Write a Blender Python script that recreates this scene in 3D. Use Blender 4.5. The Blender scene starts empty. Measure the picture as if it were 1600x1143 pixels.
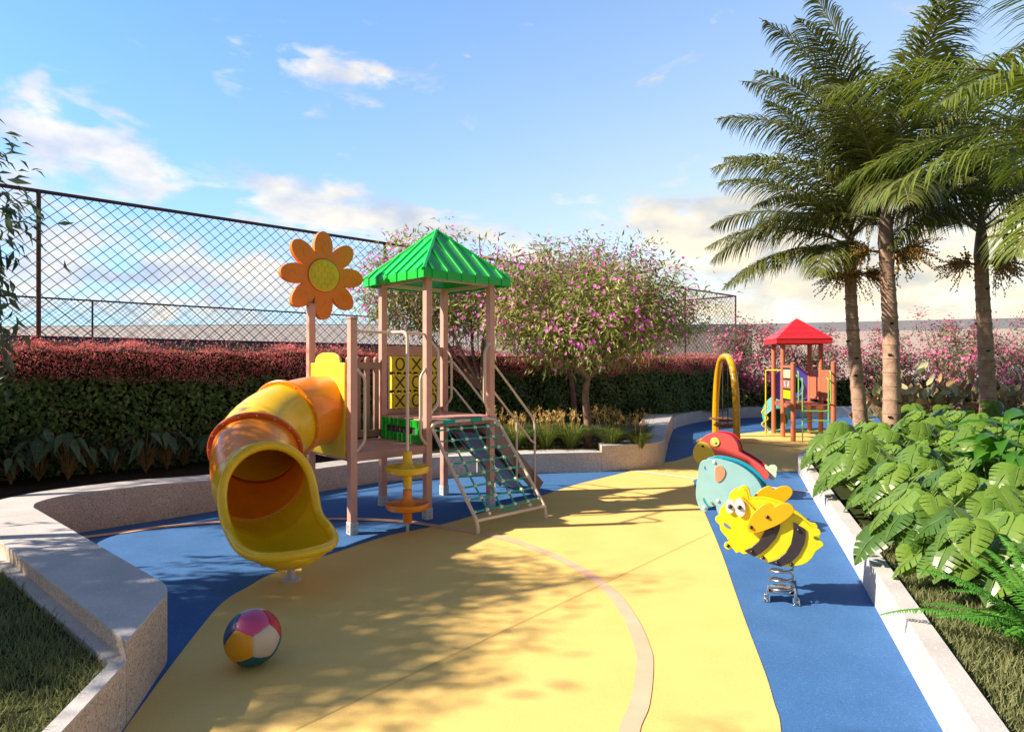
import bpy, bmesh, math, random
import numpy as np
from mathutils import Vector, Matrix, Euler

R = math.radians
SC = bpy.context.scene
COL = SC.collection
random.seed(7)
RNG = np.random.default_rng(11)

# ------------------------------------------------------------------ camera, sky, sun, exposure
CAM_H = 1.8
FPX = 1000.0            # focal length in photo pixels (photo is 1600 wide)
HZ = 568.0              # horizon row in the photo
cam_d = bpy.data.cameras.new("camera")
cam = bpy.data.objects.new("camera", cam_d)
COL.objects.link(cam)
cam.location = (0, 0, CAM_H)
cam.rotation_euler = (R(90), 0, 0)
cam_d.sensor_width = 36
cam_d.lens = 36 * FPX / 1600
cam_d.shift_y = (HZ - 571.5) / 1600
cam_d.clip_start = 0.05
cam_d.clip_end = 3000
SC.camera = cam

SUN_EL, SUN_AZ = R(36.5), R(8)          # light travels towards +X, a little +Y
sun_d = bpy.data.lights.new("sun", 'SUN')
sun_d.energy = 4.9
sun_d.angle = R(0.9)
sun_d.color = (1.0, 0.87, 0.68)
sun = bpy.data.objects.new("sun", sun_d)
COL.objects.link(sun)
ld = Vector((math.cos(SUN_AZ) * math.cos(SUN_EL), math.sin(SUN_AZ) * math.cos(SUN_EL), -math.sin(SUN_EL)))
sun.rotation_euler = ld.to_track_quat('-Z', 'Y').to_euler()
sun.location = (-20, -3, 15)

W = bpy.data.worlds.new("World")
SC.world = W
W.use_nodes = True
wn, wl = W.node_tree.nodes, W.node_tree.links
wn.clear()


def wnode(t, **kw):
    n = wn.new(t)
    for k, v in kw.items():
        setattr(n, k, v)
    return n


def wmath(op, a, b=None, c=None, clamp=False):
    n = wnode('ShaderNodeMath', operation=op, use_clamp=clamp)
    for i, v in enumerate((a, b, c)):
        if v is None:
            continue
        if isinstance(v, (int, float)):
            n.inputs[i].default_value = v
        else:
            wl.new(v, n.inputs[i])
    return n.outputs[0]


wo = wnode('ShaderNodeOutputWorld')
bg = wnode('ShaderNodeBackground')
bg.inputs['Strength'].default_value = 0.060
sky = wnode('ShaderNodeTexSky', sky_type='NISHITA')
sky.sun_disc = False
sky.sun_elevation = SUN_EL
to_sun = -ld
sky.sun_rotation = math.atan2(to_sun.x, to_sun.y)
sky.altitude = 50
sky.air_density = 1.0
sky.dust_density = 0.6
sky.ozone_density = 1.6
tc = wnode('ShaderNodeTexCoord')
sep = wnode('ShaderNodeSeparateXYZ')
wl.new(tc.outputs['Generated'], sep.inputs[0])
az = wmath('ARCTAN2', sep.outputs[0], sep.outputs[1])          # 0 at +Y, + to the right
el = wmath('ARCSINE', sep.outputs[2])
# clouds live on the sky dome: soft patches given by azimuth and elevation, broken up by noise
mp = wnode('ShaderNodeMapping')
mp.inputs['Scale'].default_value = (1, 1, 2.4)
wl.new(tc.outputs['Generated'], mp.inputs[0])
n1 = wnode('ShaderNodeTexNoise')
n1.inputs['Scale'].default_value = 11.0
n1.inputs['Detail'].default_value = 8
n1.inputs['Roughness'].default_value = 0.56
n1.inputs['Distortion'].default_value = 0.35
wl.new(mp.outputs[0], n1.inputs['Vector'])


def px_az(x):
    return math.atan2(x - 800, FPX)


def px_el(x, y):
    return math.atan2(HZ - y, math.hypot(FPX, x - 800))


cover = None
CLOUDS = [  # photo x, y, half width, half height, tilt (rad), density
    (40, 205, 110, 50, 0.30, 1.1), (185, 258, 105, 40, 0.22, 1.2), (363, 86, 34, 18, 0.0, 0.75),
    (465, 75, 55, 9, 0.05, 0.6), (560, 115, 75, 17, -0.05, 0.8), (650, 132, 45, 10, -0.1, 0.75),
    (735, 190, 28, 14, 0.4, 0.6), (560, 330, 200, 26, 0.16, 1.2), (700, 355, 80, 16, 0.1, 0.9),
    (130, 400, 170, 70, 0.25, 1.0), (330, 430, 230, 70, 0.12, 1.0), (60, 470, 200, 50, 0.0, 0.9),
    (560, 450, 200, 60, 0.0, 0.75), (1110, 345, 130, 38, -0.15, 1.25), (1250, 400, 260, 70, -0.1, 1.1),
    (1230, 320, 160, 26, -0.1, 0.9), (1150, 430, 260, 60, 0.0, 1.0), (800, 385, 110, 30, 0.1, 0.7),
    (1500, 430, 260, 90, 0, 1.0), (900, 470, 400, 45, 0.0, 0.8),
]
for (cx, cy, hw, hh, tl, dn) in CLOUDS:
    a0, e0 = px_az(cx), px_el(cx, cy)
    sx = hw / FPX * math.cos(a0) ** 2
    sy = hh / FPX * math.cos(a0)
    da = wmath('SUBTRACT', az, a0)
    de = wmath('SUBTRACT', el, e0)
    u = wmath('MULTIPLY_ADD', da, math.cos(tl) / sx, wmath('MULTIPLY', de, -math.sin(tl) / sx))
    v = wmath('MULTIPLY_ADD', da, math.sin(tl) / sy, wmath('MULTIPLY', de, math.cos(tl) / sy))
    r2 = wmath('MULTIPLY_ADD', u, u, wmath('MULTIPLY', v, v))
    g = wmath('MULTIPLY', wmath('EXPONENT', wmath('MULTIPLY', r2, -0.55)), dn)
    cover = g if cover is None else wmath('MAXIMUM', cover, g)
# elsewhere on the dome: loose fair-weather cloud
n3 = wnode('ShaderNodeTexNoise')
n3.inputs['Scale'].default_value = 1.7
n3.inputs['Detail'].default_value = 3
wl.new(mp.outputs[0], n3.inputs['Vector'])
behind = wmath('MULTIPLY', wmath('LESS_THAN', sep.outputs[1], 0.0), wmath('SUBTRACT', n3.outputs[0], 0.55, clamp=True))
cover = wmath('MAXIMUM', cover, behind)
m1 = wmath('ADD', cover, wmath('MULTIPLY_ADD', n1.outputs[0], 3.3, -1.74))
mr = wnode('ShaderNodeMapRange', interpolation_type='SMOOTHSTEP')
mr.inputs['From Min'].default_value = 0.25
mr.inputs['From Max'].default_value = 1.05
wl.new(m1, mr.inputs['Value'])
# thick parts of a cloud are greyer; lit edges are cream
n2 = wnode('ShaderNodeTexNoise')
n2.inputs['Scale'].default_value = 11
n2.inputs['Detail'].default_value = 5
mp2 = wnode('ShaderNodeMapping')
mp2.inputs['Scale'].default_value = (1, 1, 2.0)
mp2.inputs['Location'].default_value = (0.03, 0.0, -0.05)
wl.new(tc.outputs['Generated'], mp2.inputs[0])
wl.new(mp2.outputs[0], n2.inputs['Vector'])
cr = wnode('ShaderNodeValToRGB')
cr.color_ramp.elements[0].position = 0.36
cr.color_ramp.elements[0].color = (10.6, 9.8, 8.6, 1)
cr.color_ramp.elements[1].position = 0.66
cr.color_ramp.elements[1].color = (5.4, 6.2, 7.9, 1)
wl.new(n2.outputs[0], cr.inputs[0])
# pale haze low over the horizon, brighter and creamier to the right where the cloud is thin
rgt = wnode('ShaderNodeMapRange', interpolation_type='SMOOTHSTEP')
rgt.inputs['From Min'].default_value = -0.75
rgt.inputs['From Max'].default_value = 0.70
wl.new(az, rgt.inputs['Value'])
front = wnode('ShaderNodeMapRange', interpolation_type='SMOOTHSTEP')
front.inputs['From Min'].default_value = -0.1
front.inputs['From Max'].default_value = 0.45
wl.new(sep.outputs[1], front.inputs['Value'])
aele = wmath('ABSOLUTE', el)
veil = wmath('MULTIPLY', wmath('EXPONENT', wmath('MULTIPLY', aele, -2.1)), wmath('MULTIPLY_ADD', rgt.outputs[0], 0.50, 0.42))
veil = wmath('MULTIPLY', veil, front.outputs[0], clamp=True)
glow = wmath('MULTIPLY', wmath('EXPONENT', wmath('MULTIPLY', aele, -4.6)), wmath('MULTIPLY_ADD', rgt.outputs[0], 0.98, 0.18), clamp=True)
lift = wnode('ShaderNodeMixRGB', blend_type='MULTIPLY')
lift.inputs[0].default_value = 1.0
lift.inputs[2].default_value = (1.0, 1.78, 2.6, 1)
wl.new(sky.outputs[0], lift.inputs[1])
mx0 = wnode('ShaderNodeMixRGB')
wl.new(veil, mx0.inputs[0])
wl.new(lift.outputs[0], mx0.inputs[1])
mx0.inputs[2].default_value = (5.0, 8.2, 11.4, 1)
mx1 = wnode('ShaderNodeMixRGB')
wl.new(glow, mx1.inputs[0])
wl.new(mx0.outputs[0], mx1.inputs[1])
mx1.inputs[2].default_value = (12.2, 10.8, 7.7, 1)
# unseen sky behind the camera and overhead, dimmed and warmed for browner shade
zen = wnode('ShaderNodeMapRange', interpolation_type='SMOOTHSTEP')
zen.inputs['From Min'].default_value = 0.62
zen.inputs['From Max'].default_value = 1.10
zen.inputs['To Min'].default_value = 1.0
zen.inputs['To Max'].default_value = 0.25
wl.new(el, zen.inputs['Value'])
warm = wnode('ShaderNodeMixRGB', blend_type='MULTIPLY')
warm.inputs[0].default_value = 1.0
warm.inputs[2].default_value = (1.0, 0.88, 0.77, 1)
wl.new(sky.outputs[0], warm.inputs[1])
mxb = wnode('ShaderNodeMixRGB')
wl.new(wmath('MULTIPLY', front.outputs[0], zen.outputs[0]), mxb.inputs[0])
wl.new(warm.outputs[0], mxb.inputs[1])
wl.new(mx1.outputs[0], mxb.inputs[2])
mx2 = wnode('ShaderNodeMixRGB')
wl.new(wmath('MULTIPLY', mr.outputs[0], 0.88), mx2.inputs[0])
wl.new(mxb.outputs[0], mx2.inputs[1])
ccol = wnode('ShaderNodeMixRGB', blend_type='MULTIPLY')
wl.new(rgt.outputs[0], ccol.inputs[0])
wl.new(cr.outputs[0], ccol.inputs[1])
ccol.inputs[2].default_value = (1.08, 0.97, 0.74, 1)
wl.new(ccol.outputs[0], mx2.inputs[2])
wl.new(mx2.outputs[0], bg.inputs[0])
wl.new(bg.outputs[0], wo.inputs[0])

SC.view_settings.view_transform = 'Standard'
SC.view_settings.look = 'None'
SC.view_settings.exposure = 0.90
SC.view_settings.gamma = 1.0

# ------------------------------------------------------------------ helpers


def gp(x, y, z=0.0):
    """photo pixel -> world point on the level z (used to survey the place)"""
    d = FPX * (CAM_H - z) / (y - HZ)
    return Vector(((x - 800) / FPX * d, d, z))


MATS = {}


def mat(name, c1, c2=None, rough=0.5, scale=30.0, bump=0.0, bscale=120.0, metal=0.0, spec=0.5, coat=0.0,
        trans=0.0, rnd=False, detail=4.0, lo=0.35, hi=0.65, sss=0.0, speck=None, sscale=90.0, rvar=0.12, coords='Object'):
    """procedural material: two-tone noise (or per-leaf tone), roughness variation, optional bump, specks, translucency"""
    if name in MATS:
        return MATS[name]
    m = bpy.data.materials.new(name)
    m.use_nodes = True
    nt = m.node_tree
    N, L = nt.nodes, nt.links
    N.clear()
    out = N.new('ShaderNodeOutputMaterial')
    p = N.new('ShaderNodeBsdfPrincipled')
    c2 = c2 or tuple(min(1, v * 0.86) for v in c1)
    t = N.new('ShaderNodeTexCoord')
    nz = N.new('ShaderNodeTexNoise')
    nz.inputs['Scale'].default_value = scale
    nz.inputs['Detail'].default_value = detail
    L.new(t.outputs[coords], nz.inputs['Vector'])
    ramp = N.new('ShaderNodeValToRGB')
    ramp.color_ramp.elements[0].position = lo
    ramp.color_ramp.elements[1].position = hi
    ramp.color_ramp.elements[0].color = (*c2, 1)
    ramp.color_ramp.elements[1].color = (*c1, 1)
    if rnd:
        at = N.new('ShaderNodeAttribute')
        at.attribute_name = 'rnd'
        mm = N.new('ShaderNodeMath')
        mm.operation = 'MULTIPLY_ADD'
        L.new(nz.outputs[0], mm.inputs[0])
        mm.inputs[1].default_value = 0.3
        L.new(at.outputs['Fac'], mm.inputs[2])
        mm2 = N.new('ShaderNodeMath')
        mm2.operation = 'SUBTRACT'
        L.new(mm.outputs[0], mm2.inputs[0])
        mm2.inputs[1].default_value = 0.15
        ramp.color_ramp.elements[0].position = 0.1
        ramp.color_ramp.elements[1].position = 0.9
        L.new(mm2.outputs[0], ramp.inputs[0])
    else:
        L.new(nz.outputs[0], ramp.inputs[0])
    colo = ramp.outputs[0]
    if speck:
        vz = N.new('ShaderNodeTexVoronoi')
        vz.inputs['Scale'].default_value = sscale
        L.new(t.outputs[coords], vz.inputs['Vector'])
        wnz = N.new('ShaderNodeSeparateColor')
        L.new(vz.outputs['Color'], wnz.inputs[0])
        prev = colo
        for k, (cc, th, amt) in enumerate(speck):
            lt = N.new('ShaderNodeMath')
            lt.operation = 'LESS_THAN'
            L.new(wnz.outputs[k % 3], lt.inputs[0])
            lt.inputs[1].default_value = th
            ml = N.new('ShaderNodeMath')
            ml.operation = 'MULTIPLY'
            L.new(lt.outputs[0], ml.inputs[0])
            ml.inputs[1].default_value = amt
            mx = N.new('ShaderNodeMixRGB')
            L.new(ml.outputs[0], mx.inputs[0])
            L.new(prev, mx.inputs[1])
            mx.inputs[2].default_value = (*cc, 1)
            prev = mx.outputs[0]
        colo = prev
    L.new(colo, p.inputs['Base Color'])
    rm = N.new('ShaderNodeMapRange')
    rm.inputs['To Min'].default_value = max(0.03, rough - rvar)
    rm.inputs['To Max'].default_value = min(1, rough + rvar)
    nr = N.new('ShaderNodeTexNoise')
    nr.inputs['Scale'].default_value = scale * 0.37
    nr.inputs['Detail'].default_value = 6
    L.new(t.outputs[coords], nr.inputs['Vector'])
    L.new(nr.outputs[0], rm.inputs['Value'])
    L.new(rm.outputs[0], p.inputs['Roughness'])
    p.inputs['Metallic'].default_value = metal
    p.inputs['Specular IOR Level'].default_value = spec
    if coat:
        p.inputs['Coat Weight'].default_value = coat
        p.inputs['Coat Roughness'].default_value = 0.12
    if bump:
        nb = N.new('ShaderNodeTexNoise')
        nb.inputs['Scale'].default_value = bscale
        nb.inputs['Detail'].default_value = 5
        L.new(t.outputs[coords], nb.inputs['Vector'])
        b = N.new('ShaderNodeBump')
        b.inputs['Strength'].default_value = bump
        b.inputs['Distance'].default_value = 0.01
        L.new(nb.outputs[0], b.inputs['Height'])
        L.new(b.outputs[0], p.inputs['Normal'])
    sh = p.outputs[0]
    if trans:
        tr = N.new('ShaderNodeBsdfTranslucent')
        hs = N.new('ShaderNodeHueSaturation')
        hs.inputs['Value'].default_value = 1.5
        hs.inputs['Saturation'].default_value = 1.1
        L.new(colo, hs.inputs['Color'])
        L.new(hs.outputs[0], tr.inputs[0])
        ms = N.new('ShaderNodeMixShader')
        ms.inputs[0].default_value = trans
        L.new(sh, ms.inputs[1])
        L.new(tr.outputs[0], ms.inputs[2])
        sh = ms.outputs[0]
    L.new(sh, out.inputs[0])
    MATS[name] = m
    return m


def tag(o, label=None, cat=None, group=None, kind=None):
    if label:
        o['label'] = label
    if cat:
        o['category'] = cat
    if group:
        o['group'] = group
    if kind:
        o['kind'] = kind
    return o


def empty(name, loc, rz=0.0, label=None, cat=None, group=None):
    o = bpy.data.objects.new(name, None)
    o.empty_display_size = 0.2
    o.location = loc
    o.rotation_euler = (0, 0, rz)
    COL.objects.link(o)
    return tag(o, label, cat, group)


def copy_tree(o, parent=None):
    c = o.copy()
    COL.objects.link(c)
    c.parent = parent
    for ch in list(o.children):
        copy_tree(ch, c)
    return c


def catmull(pts, n=10, closed=False):
    P = [Vector(p) for p in pts]
    out = []
    m = len(P)
    segs = m if closed else m - 1
    for i in range(segs):
        if closed:
            a, b, c, d = P[(i - 1) % m], P[i], P[(i + 1) % m], P[(i + 2) % m]
        else:
            b, c = P[i], P[i + 1]
            a = P[i - 1] if i > 0 else b + (b - c)
            d = P[i + 2] if i + 2 < m else c + (c - b)
        for k in range(n):
            t = k / n
            out.append(0.5 * ((2 * b) + (c - a) * t + (2 * a - 5 * b + 4 * c - d) * t * t + (3 * b - a - 3 * c + d) * t ** 3))
    if not closed:
        out.append(P[-1].copy())
    return out


def rounded(pts, r, n=5):
    """polyline with its corners rounded"""
    P = [Vector(p) for p in pts]
    out = [P[0]]
    for i in range(1, len(P) - 1):
        a, b, c = P[i - 1], P[i], P[i + 1]
        d1, d2 = (a - b), (c - b)
        rr = min(r, d1.length * 0.48, d2.length * 0.48)
        p1, p2 = b + d1.normalized() * rr, b + d2.normalized() * rr
        for k in range(n + 1):
            t = k / n
            out.append((1 - t) ** 2 * p1 + 2 * t * (1 - t) * b + t * t * p2)
    out.append(P[-1])
    return out


class MB:
    """collects shapes and links them as ONE mesh object"""

    def __init__(self):
        self.v, self.f, self.m = [], [], []

    def add(self, vs, fs, mi=0):
        o = len(self.v)
        self.v += [tuple(p) for p in vs]
        self.f += [tuple(o + i for i in f) for f in fs]
        self.m += [mi] * len(fs)
        return self

    def box(self, c, s, rot=None, mi=0):
        hx, hy, hz_ = s[0] / 2, s[1] / 2, s[2] / 2
        vs = [Vector((x, y, z)) for x in (-hx, hx) for y in (-hy, hy) for z in (-hz_, hz_)]
        if rot is not None:
            M = rot if isinstance(rot, Matrix) else Euler(rot).to_matrix()
            vs = [M @ p for p in vs]
        vs = [p + Vector(c) for p in vs]
        fs = [(0, 1, 3, 2), (4, 6, 7, 5), (0, 4, 5, 1), (2, 3, 7, 6), (0, 2, 6, 4), (1, 5, 7, 3)]
        return self.add(vs, fs, mi)

    def beam(self, a, b, w, h, mi=0, up=(0, 0, 1)):
        a, b = Vector(a), Vector(b)
        d = (b - a)
        L = d.length
        d.normalize()
        s = d.cross(Vector(up)).normalized()
        u = s.cross(d).normalized()
        M = Matrix((d, s, u)).transposed()
        return self.box((a + b) / 2, (L, w, h), M, mi)

    def tube(self, path, r, n=10, mi=0, closed=False, cap=True, flat=1.0):
        P = [Vector(p) for p in path]
        m = len(P)
        rs = r if isinstance(r, (list, tuple)) else [r] * m
        T = []
        for i in range(m):
            if closed:
                t = P[(i + 1) % m] - P[(i - 1) % m]
            else:
                t = P[min(i + 1, m - 1)] - P[max(i - 1, 0)]
            T.append(t.normalized() if t.length > 1e-9 else Vector((0, 0, 1)))
        ref = Vector((0, 0, 1)) if abs(T[0].z) < 0.9 else Vector((1, 0, 0))
        nrm = (ref - T[0] * ref.dot(T[0])).normalized()
        vs = []
        for i in range(m):
            nrm = (nrm - T[i] * nrm.dot(T[i])).normalized()
            bn = T[i].cross(nrm)
            for k in range(n):
                a = 2 * math.pi * k / n
                vs.append(P[i] + (nrm * math.cos(a) + bn * math.sin(a) * flat) * rs[i])
        fs = []
        for i in range(m if closed else m - 1):
            j = (i + 1) % m
            for k in range(n):
                l = (k + 1) % n
                fs.append((i * n + k, i * n + l, j * n + l, j * n + k))
        if cap and not closed:
            fs.append(tuple(range(n - 1, -1, -1)))
            fs.append(tuple((m - 1) * n + k for k in range(n)))
        return self.add(vs, fs, mi)

    def lathe(self, prof, c=(0, 0, 0), n=32, mi=0, axis=None):
        """prof: list of (radius, height)"""
        c = Vector(c)
        M = axis if axis is not None else Matrix.Identity(3)
        vs = []
        for (r, z) in prof:
            for k in range(n):
                a = 2 * math.pi * k / n
                vs.append(c + M @ Vector((r * math.cos(a), r * math.sin(a), z)))
        fs = []
        for i in range(len(prof) - 1):
            for k in range(n):
                l = (k + 1) % n
                fs.append((i * n + k, i * n + l, (i + 1) * n + l, (i + 1) * n + k))
        fs.append(tuple(range(n - 1, -1, -1)))
        fs.append(tuple((len(prof) - 1) * n + k for k in range(n)))
        return self.add(vs, fs, mi)

    def prism(self, pts, off, th, M=None, mi=0):
        """2-D outline (x, z) extruded along local +y from off to off+th; M maps local to parent space"""
        n = len(pts)
        A = [Vector((p[0], off, p[1])) for p in pts]
        B = [Vector((p[0], off + th, p[1])) for p in pts]
        vs = A + B
        if M is not None:
            vs = [M @ p for p in vs]
        area = sum(pts[i][0] * pts[(i + 1) % n][1] - pts[(i + 1) % n][0] * pts[i][1] for i in range(n))
        fr, bk = list(range(n)), list(range(2 * n - 1, n - 1, -1))
        if area < 0:
            fr, bk = fr[::-1], bk[::-1]
        fs = [tuple(fr), tuple(bk)]
        for i in range(n):
            j = (i + 1) % n
            q = (i, n + i, n + j, j)
            fs.append(q if area > 0 else q[::-1])
        return self.add(vs, fs, mi)

    def slab(self, pts, z0, z1, mi=0):
        """horizontal outline (x, y) extruded from z0 to z1"""
        n = len(pts)
        area = sum(pts[i][0] * pts[(i + 1) % n][1] - pts[(i + 1) % n][0] * pts[i][1] for i in range(n))
        if area < 0:
            pts = pts[::-1]
        vs = [(p[0], p[1], z0) for p in pts] + [(p[0], p[1], z1) for p in pts]
        fs = [tuple(range(n - 1, -1, -1)), tuple(range(n, 2 * n))]
        for i in range(n):
            j = (i + 1) % n
            fs.append((i, j, n + j, n + i))
        return self.add(vs, fs, mi)

    def sheet(self, pts, z, mi=0):
        n = len(pts)
        area = sum(pts[i][0] * pts[(i + 1) % n][1] - pts[(i + 1) % n][0] * pts[i][1] for i in range(n))
        if area < 0:
            pts = pts[::-1]
        return self.add([(p[0], p[1], z) for p in pts], [tuple(range(n))], mi)

    def ribbon(self, path, w, z, mi=0):
        P = [Vector((p[0], p[1], 0)) for p in path]
        vs, fs = [], []
        for i, p in enumerate(P):
            t = (P[min(i + 1, len(P) - 1)] - P[max(i - 1, 0)]).normalized()
            s = Vector((-t.y, t.x, 0)) * w / 2
            vs += [(p.x - s.x, p.y - s.y, z), (p.x + s.x, p.y + s.y, z)]
        for i in range(len(P) - 1):
            fs.append((2 * i, 2 * i + 2, 2 * i + 3, 2 * i + 1))
        return self.add(vs, fs, mi)

    def wall(self, path, w, z0, ztop, mi=0, closed=False):
        """a solid wall of width w following a ground path (left side is the outer face); ztop may be a list"""
        P = [Vector((p[0], p[1], 0)) for p in path]
        m = len(P)
        zt = ztop if isinstance(ztop, (list, tuple)) else [ztop] * m
        vs, fs = [], []
        for i, p in enumerate(P):
            t1 = (P[i] - P[i - 1]).normalized() if i > 0 else (P[1] - P[0]).normalized()
            t2 = (P[i + 1] - P[i]).normalized() if i < m - 1 else t1
            t = (t1 + t2).normalized()
            k = 1 / max(0.5, t.dot(t1))
            s = Vector((-t.y, t.x, 0)) * w * k
            for (q, z) in ((p, z0), (p, zt[i]), (p + s, zt[i]), (p + s, z0)):
                vs.append((q.x, q.y, z))
        for i in range(m - 1):
            a, b = 4 * i, 4 * i + 4
            for k in range(4):
                l = (k + 1) % 4
                fs.append((a + k, b + k, b + l, a + l))
        fs.append((0, 1, 2, 3))
        e = 4 * (m - 1)
        fs.append((e + 3, e + 2, e + 1, e))
        return self.add(vs, fs, mi)

    def build(self, name, mats, parent=None, smooth=35, bevel=0.0, seg=2, solid=0.0, sub=0):
        me = bpy.data.meshes.new(name)
        me.from_pydata(self.v, [], self.f)
        ms = mats if isinstance(mats, (list, tuple)) else [mats]
        for x in ms:
            me.materials.append(x)
        if len(ms) > 1:
            me.polygons.foreach_set('material_index', self.m)
        me.validate()
        bm = bmesh.new()
        bm.from_mesh(me)
        bmesh.ops.recalc_face_normals(bm, faces=bm.faces)
        bm.to_mesh(me)
        bm.free()
        if smooth:
            me.polygons.foreach_set('use_smooth', [True] * len(me.polygons))
            me.set_sharp_from_angle(angle=R(smooth))
        me.update()
        o = bpy.data.objects.new(name, me)
        COL.objects.link(o)
        o.parent = parent
        if solid:
            md = o.modifiers.new('solid', 'SOLIDIFY')
            md.thickness = solid
            md.offset = 0
        if bevel:
            md = o.modifiers.new('bevel', 'BEVEL')
            md.width = bevel
            md.segments = seg
            md.limit_method = 'ANGLE'
            md.angle_limit = R(40)
        if sub:
            md = o.modifiers.new('sub', 'SUBSURF')
            md.levels = md.render_levels = sub
        return o


LEAF = (np.array([(0, 0, 0), (-.5, .42, .10), (0, .45, 0), (.5, .42, .10), (0, 1, -.18)]),
        [(0, 2, 1), (0, 3, 2), (1, 2, 4), (2, 3, 4)])
BLADE = (np.array([(-.5, 0, 0), (.5, 0, 0), (.38, .55, .1), (-.38, .55, .1), (0, 1, -.05)]),
         [(0, 1, 2, 3), (3, 2, 4)])
PETAL = (np.array([(0, 0, 0), (-.5, .55, .12), (0, 1, .05), (.5, .55, .12)]), [(0, 3, 2, 1)])
FLOWER5 = None


def cards_arrays(P, D, Nn, L, Wd, tpl):
    """many leaves: P base, D along, Nn up, L length, Wd width -> verts, faces"""
    T, F = tpl
    D = D / (np.linalg.norm(D, axis=1, keepdims=True) + 1e-9)
    S = np.cross(D, Nn)
    S = S / (np.linalg.norm(S, axis=1, keepdims=True) + 1e-9)
    U = np.cross(S, D)
    V = (P[:, None, :] + S[:, None, :] * (T[None, :, 0] * Wd[:, None])[..., None]
         + D[:, None, :] * (T[None, :, 1] * L[:, None])[..., None]
         + U[:, None, :] * (T[None, :, 2] * L[:, None])[..., None])
    return V.reshape(-1, 3), F, len(T)


class Cards:
    def __init__(self):
        self.V, self.loops, self.starts, self.tot, self.mi, self.rnd = [], [], [], [], [], []
        self.nv = 0
        self.nl = 0

    def add(self, P, D, Nn, L, Wd, tpl=LEAF, mi=0, rnd=None):
        P, D, Nn = np.asarray(P, float), np.asarray(D, float), np.asarray(Nn, float)
        n = len(P)
        if n == 0:
            return self
        L = np.broadcast_to(np.asarray(L, float), (n,))
        Wd = np.broadcast_to(np.asarray(Wd, float), (n,))
        V, F, k = cards_arrays(P, D, Nn, L, Wd, tpl)
        r = RNG.random(n) if rnd is None else np.broadcast_to(rnd, (n,))
        self.V.append(V)
        self.rnd.append(np.repeat(r, k))
        base = self.nv + np.arange(n) * k
        for f in F:
            self.loops.append((base[:, None] + np.array(f)[None, :]).ravel())
            self.starts.append(self.nl + np.arange(n) * len(f))
            self.tot.append(np.full(n, len(f)))
            self.mi.append(np.full(n, mi))
            self.nl += n * len(f)
        self.nv += n * k
        return self

    def mesh(self, mb, mi_shift=0, rnd=0.5):
        """add an MB's shapes too"""
        if not mb.v:
            return self
        self.V.append(np.array(mb.v, float))
        self.rnd.append(np.full(len(mb.v), rnd))
        for f, m in zip(mb.f, mb.m):
            self.loops.append(np.array(f) + self.nv)
            self.starts.append(np.array([self.nl]))
            self.tot.append(np.array([len(f)]))
            self.mi.append(np.array([m + mi_shift]))
            self.nl += len(f)
        self.nv += len(mb.v)
        return self

    def build(self, name, mats, parent=None, smooth=False):
        me = bpy.data.meshes.new(name)
        V = np.concatenate(self.V)
        lp = np.concatenate(self.loops).astype(np.int32)
        st = np.concatenate(self.starts).astype(np.int32)
        tt = np.concatenate(self.tot).astype(np.int32)
        mi = np.concatenate(self.mi).astype(np.int32)
        me.vertices.add(len(V))
        me.vertices.foreach_set('co', V.astype(np.float32).ravel())
        me.loops.add(len(lp))
        me.loops.foreach_set('vertex_index', lp)
        me.polygons.add(len(st))
        me.polygons.foreach_set('loop_start', st)
        me.polygons.foreach_set('loop_total', tt)
        for x in (mats if isinstance(mats, (list, tuple)) else [mats]):
            me.materials.append(x)
        me.polygons.foreach_set('material_index', mi)
        if smooth:
            me.polygons.foreach_set('use_smooth', np.ones(len(st), bool))
        a = me.attributes.new('rnd', 'FLOAT', 'POINT')
        a.data.foreach_set('value', np.concatenate(self.rnd).astype(np.float32))
        me.update(calc_edges=True)
        me.validate()
        o = bpy.data.objects.new(name, me)
        COL.objects.link(o)
        o.parent = parent
        return o


def rdir(n, up=0.0):
    d = RNG.normal(size=(n, 3))
    d[:, 2] += up
    return d / np.linalg.norm(d, axis=1, keepdims=True)
# ------------------------------------------------------------------ materials of the place
M_blue = mat('blue_rubber', (.056, .165, .40), (.048, .143, .365), rough=.82, scale=3, bump=.12, bscale=420, spec=.25,
             speck=[((.12, .26, .55), .10, .45), ((.03, .09, .24), .10, .45)], sscale=170, rvar=.06)
M_yel = mat('yellow_rubber', (.86, .585, .20), (.815, .54, .175), rough=.82, scale=2.2, bump=.12, bscale=420, spec=.25,
            speck=[((.95, .76, .32), .10, .22), ((.62, .38, .09), .08, .25)], sscale=190, rvar=.06)
M_pink = mat('pink_line_rubber', (.86, .50, .35), rough=.82, scale=5, bump=.1, bscale=400, spec=.25)
M_white = mat('white_line_rubber', (.75, .74, .72), rough=.8, scale=5)
M_green = mat('green_line_rubber', (.05, .36, .10), rough=.8, scale=5)
M_seam = mat('seam_gap', (.52, .36, .11), rough=.9)
M_terr = mat('granite_render', (.64, .50, .42), (.56, .43, .36), rough=.78, scale=2.5, bump=.5, bscale=190, spec=.3,
             speck=[((.24, .19, .16), .13, .75), ((.80, .74, .70), .16, .6), ((.42, .30, .24), .12, .6)], sscale=120, rvar=.08)
M_top = mat('pale_stone_cap', (.60, .565, .57), (.50, .475, .485), rough=.75, scale=3.0, bump=.35, bscale=150, spec=.3,
            speck=[((.46, .42, .39), .08, .38), ((.80, .77, .75), .12, .4)], sscale=130, rvar=.1)
M_soil = mat('bed_soil', (.05, .036, .024), (.025, .018, .012), rough=.95, scale=14, bump=.8, bscale=40, spec=.1)
M_turf = mat('turf_soil', (.050, .062, .020), (.03, .036, .014), rough=.95, scale=22, bump=.8, bscale=70, spec=.1)
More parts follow.
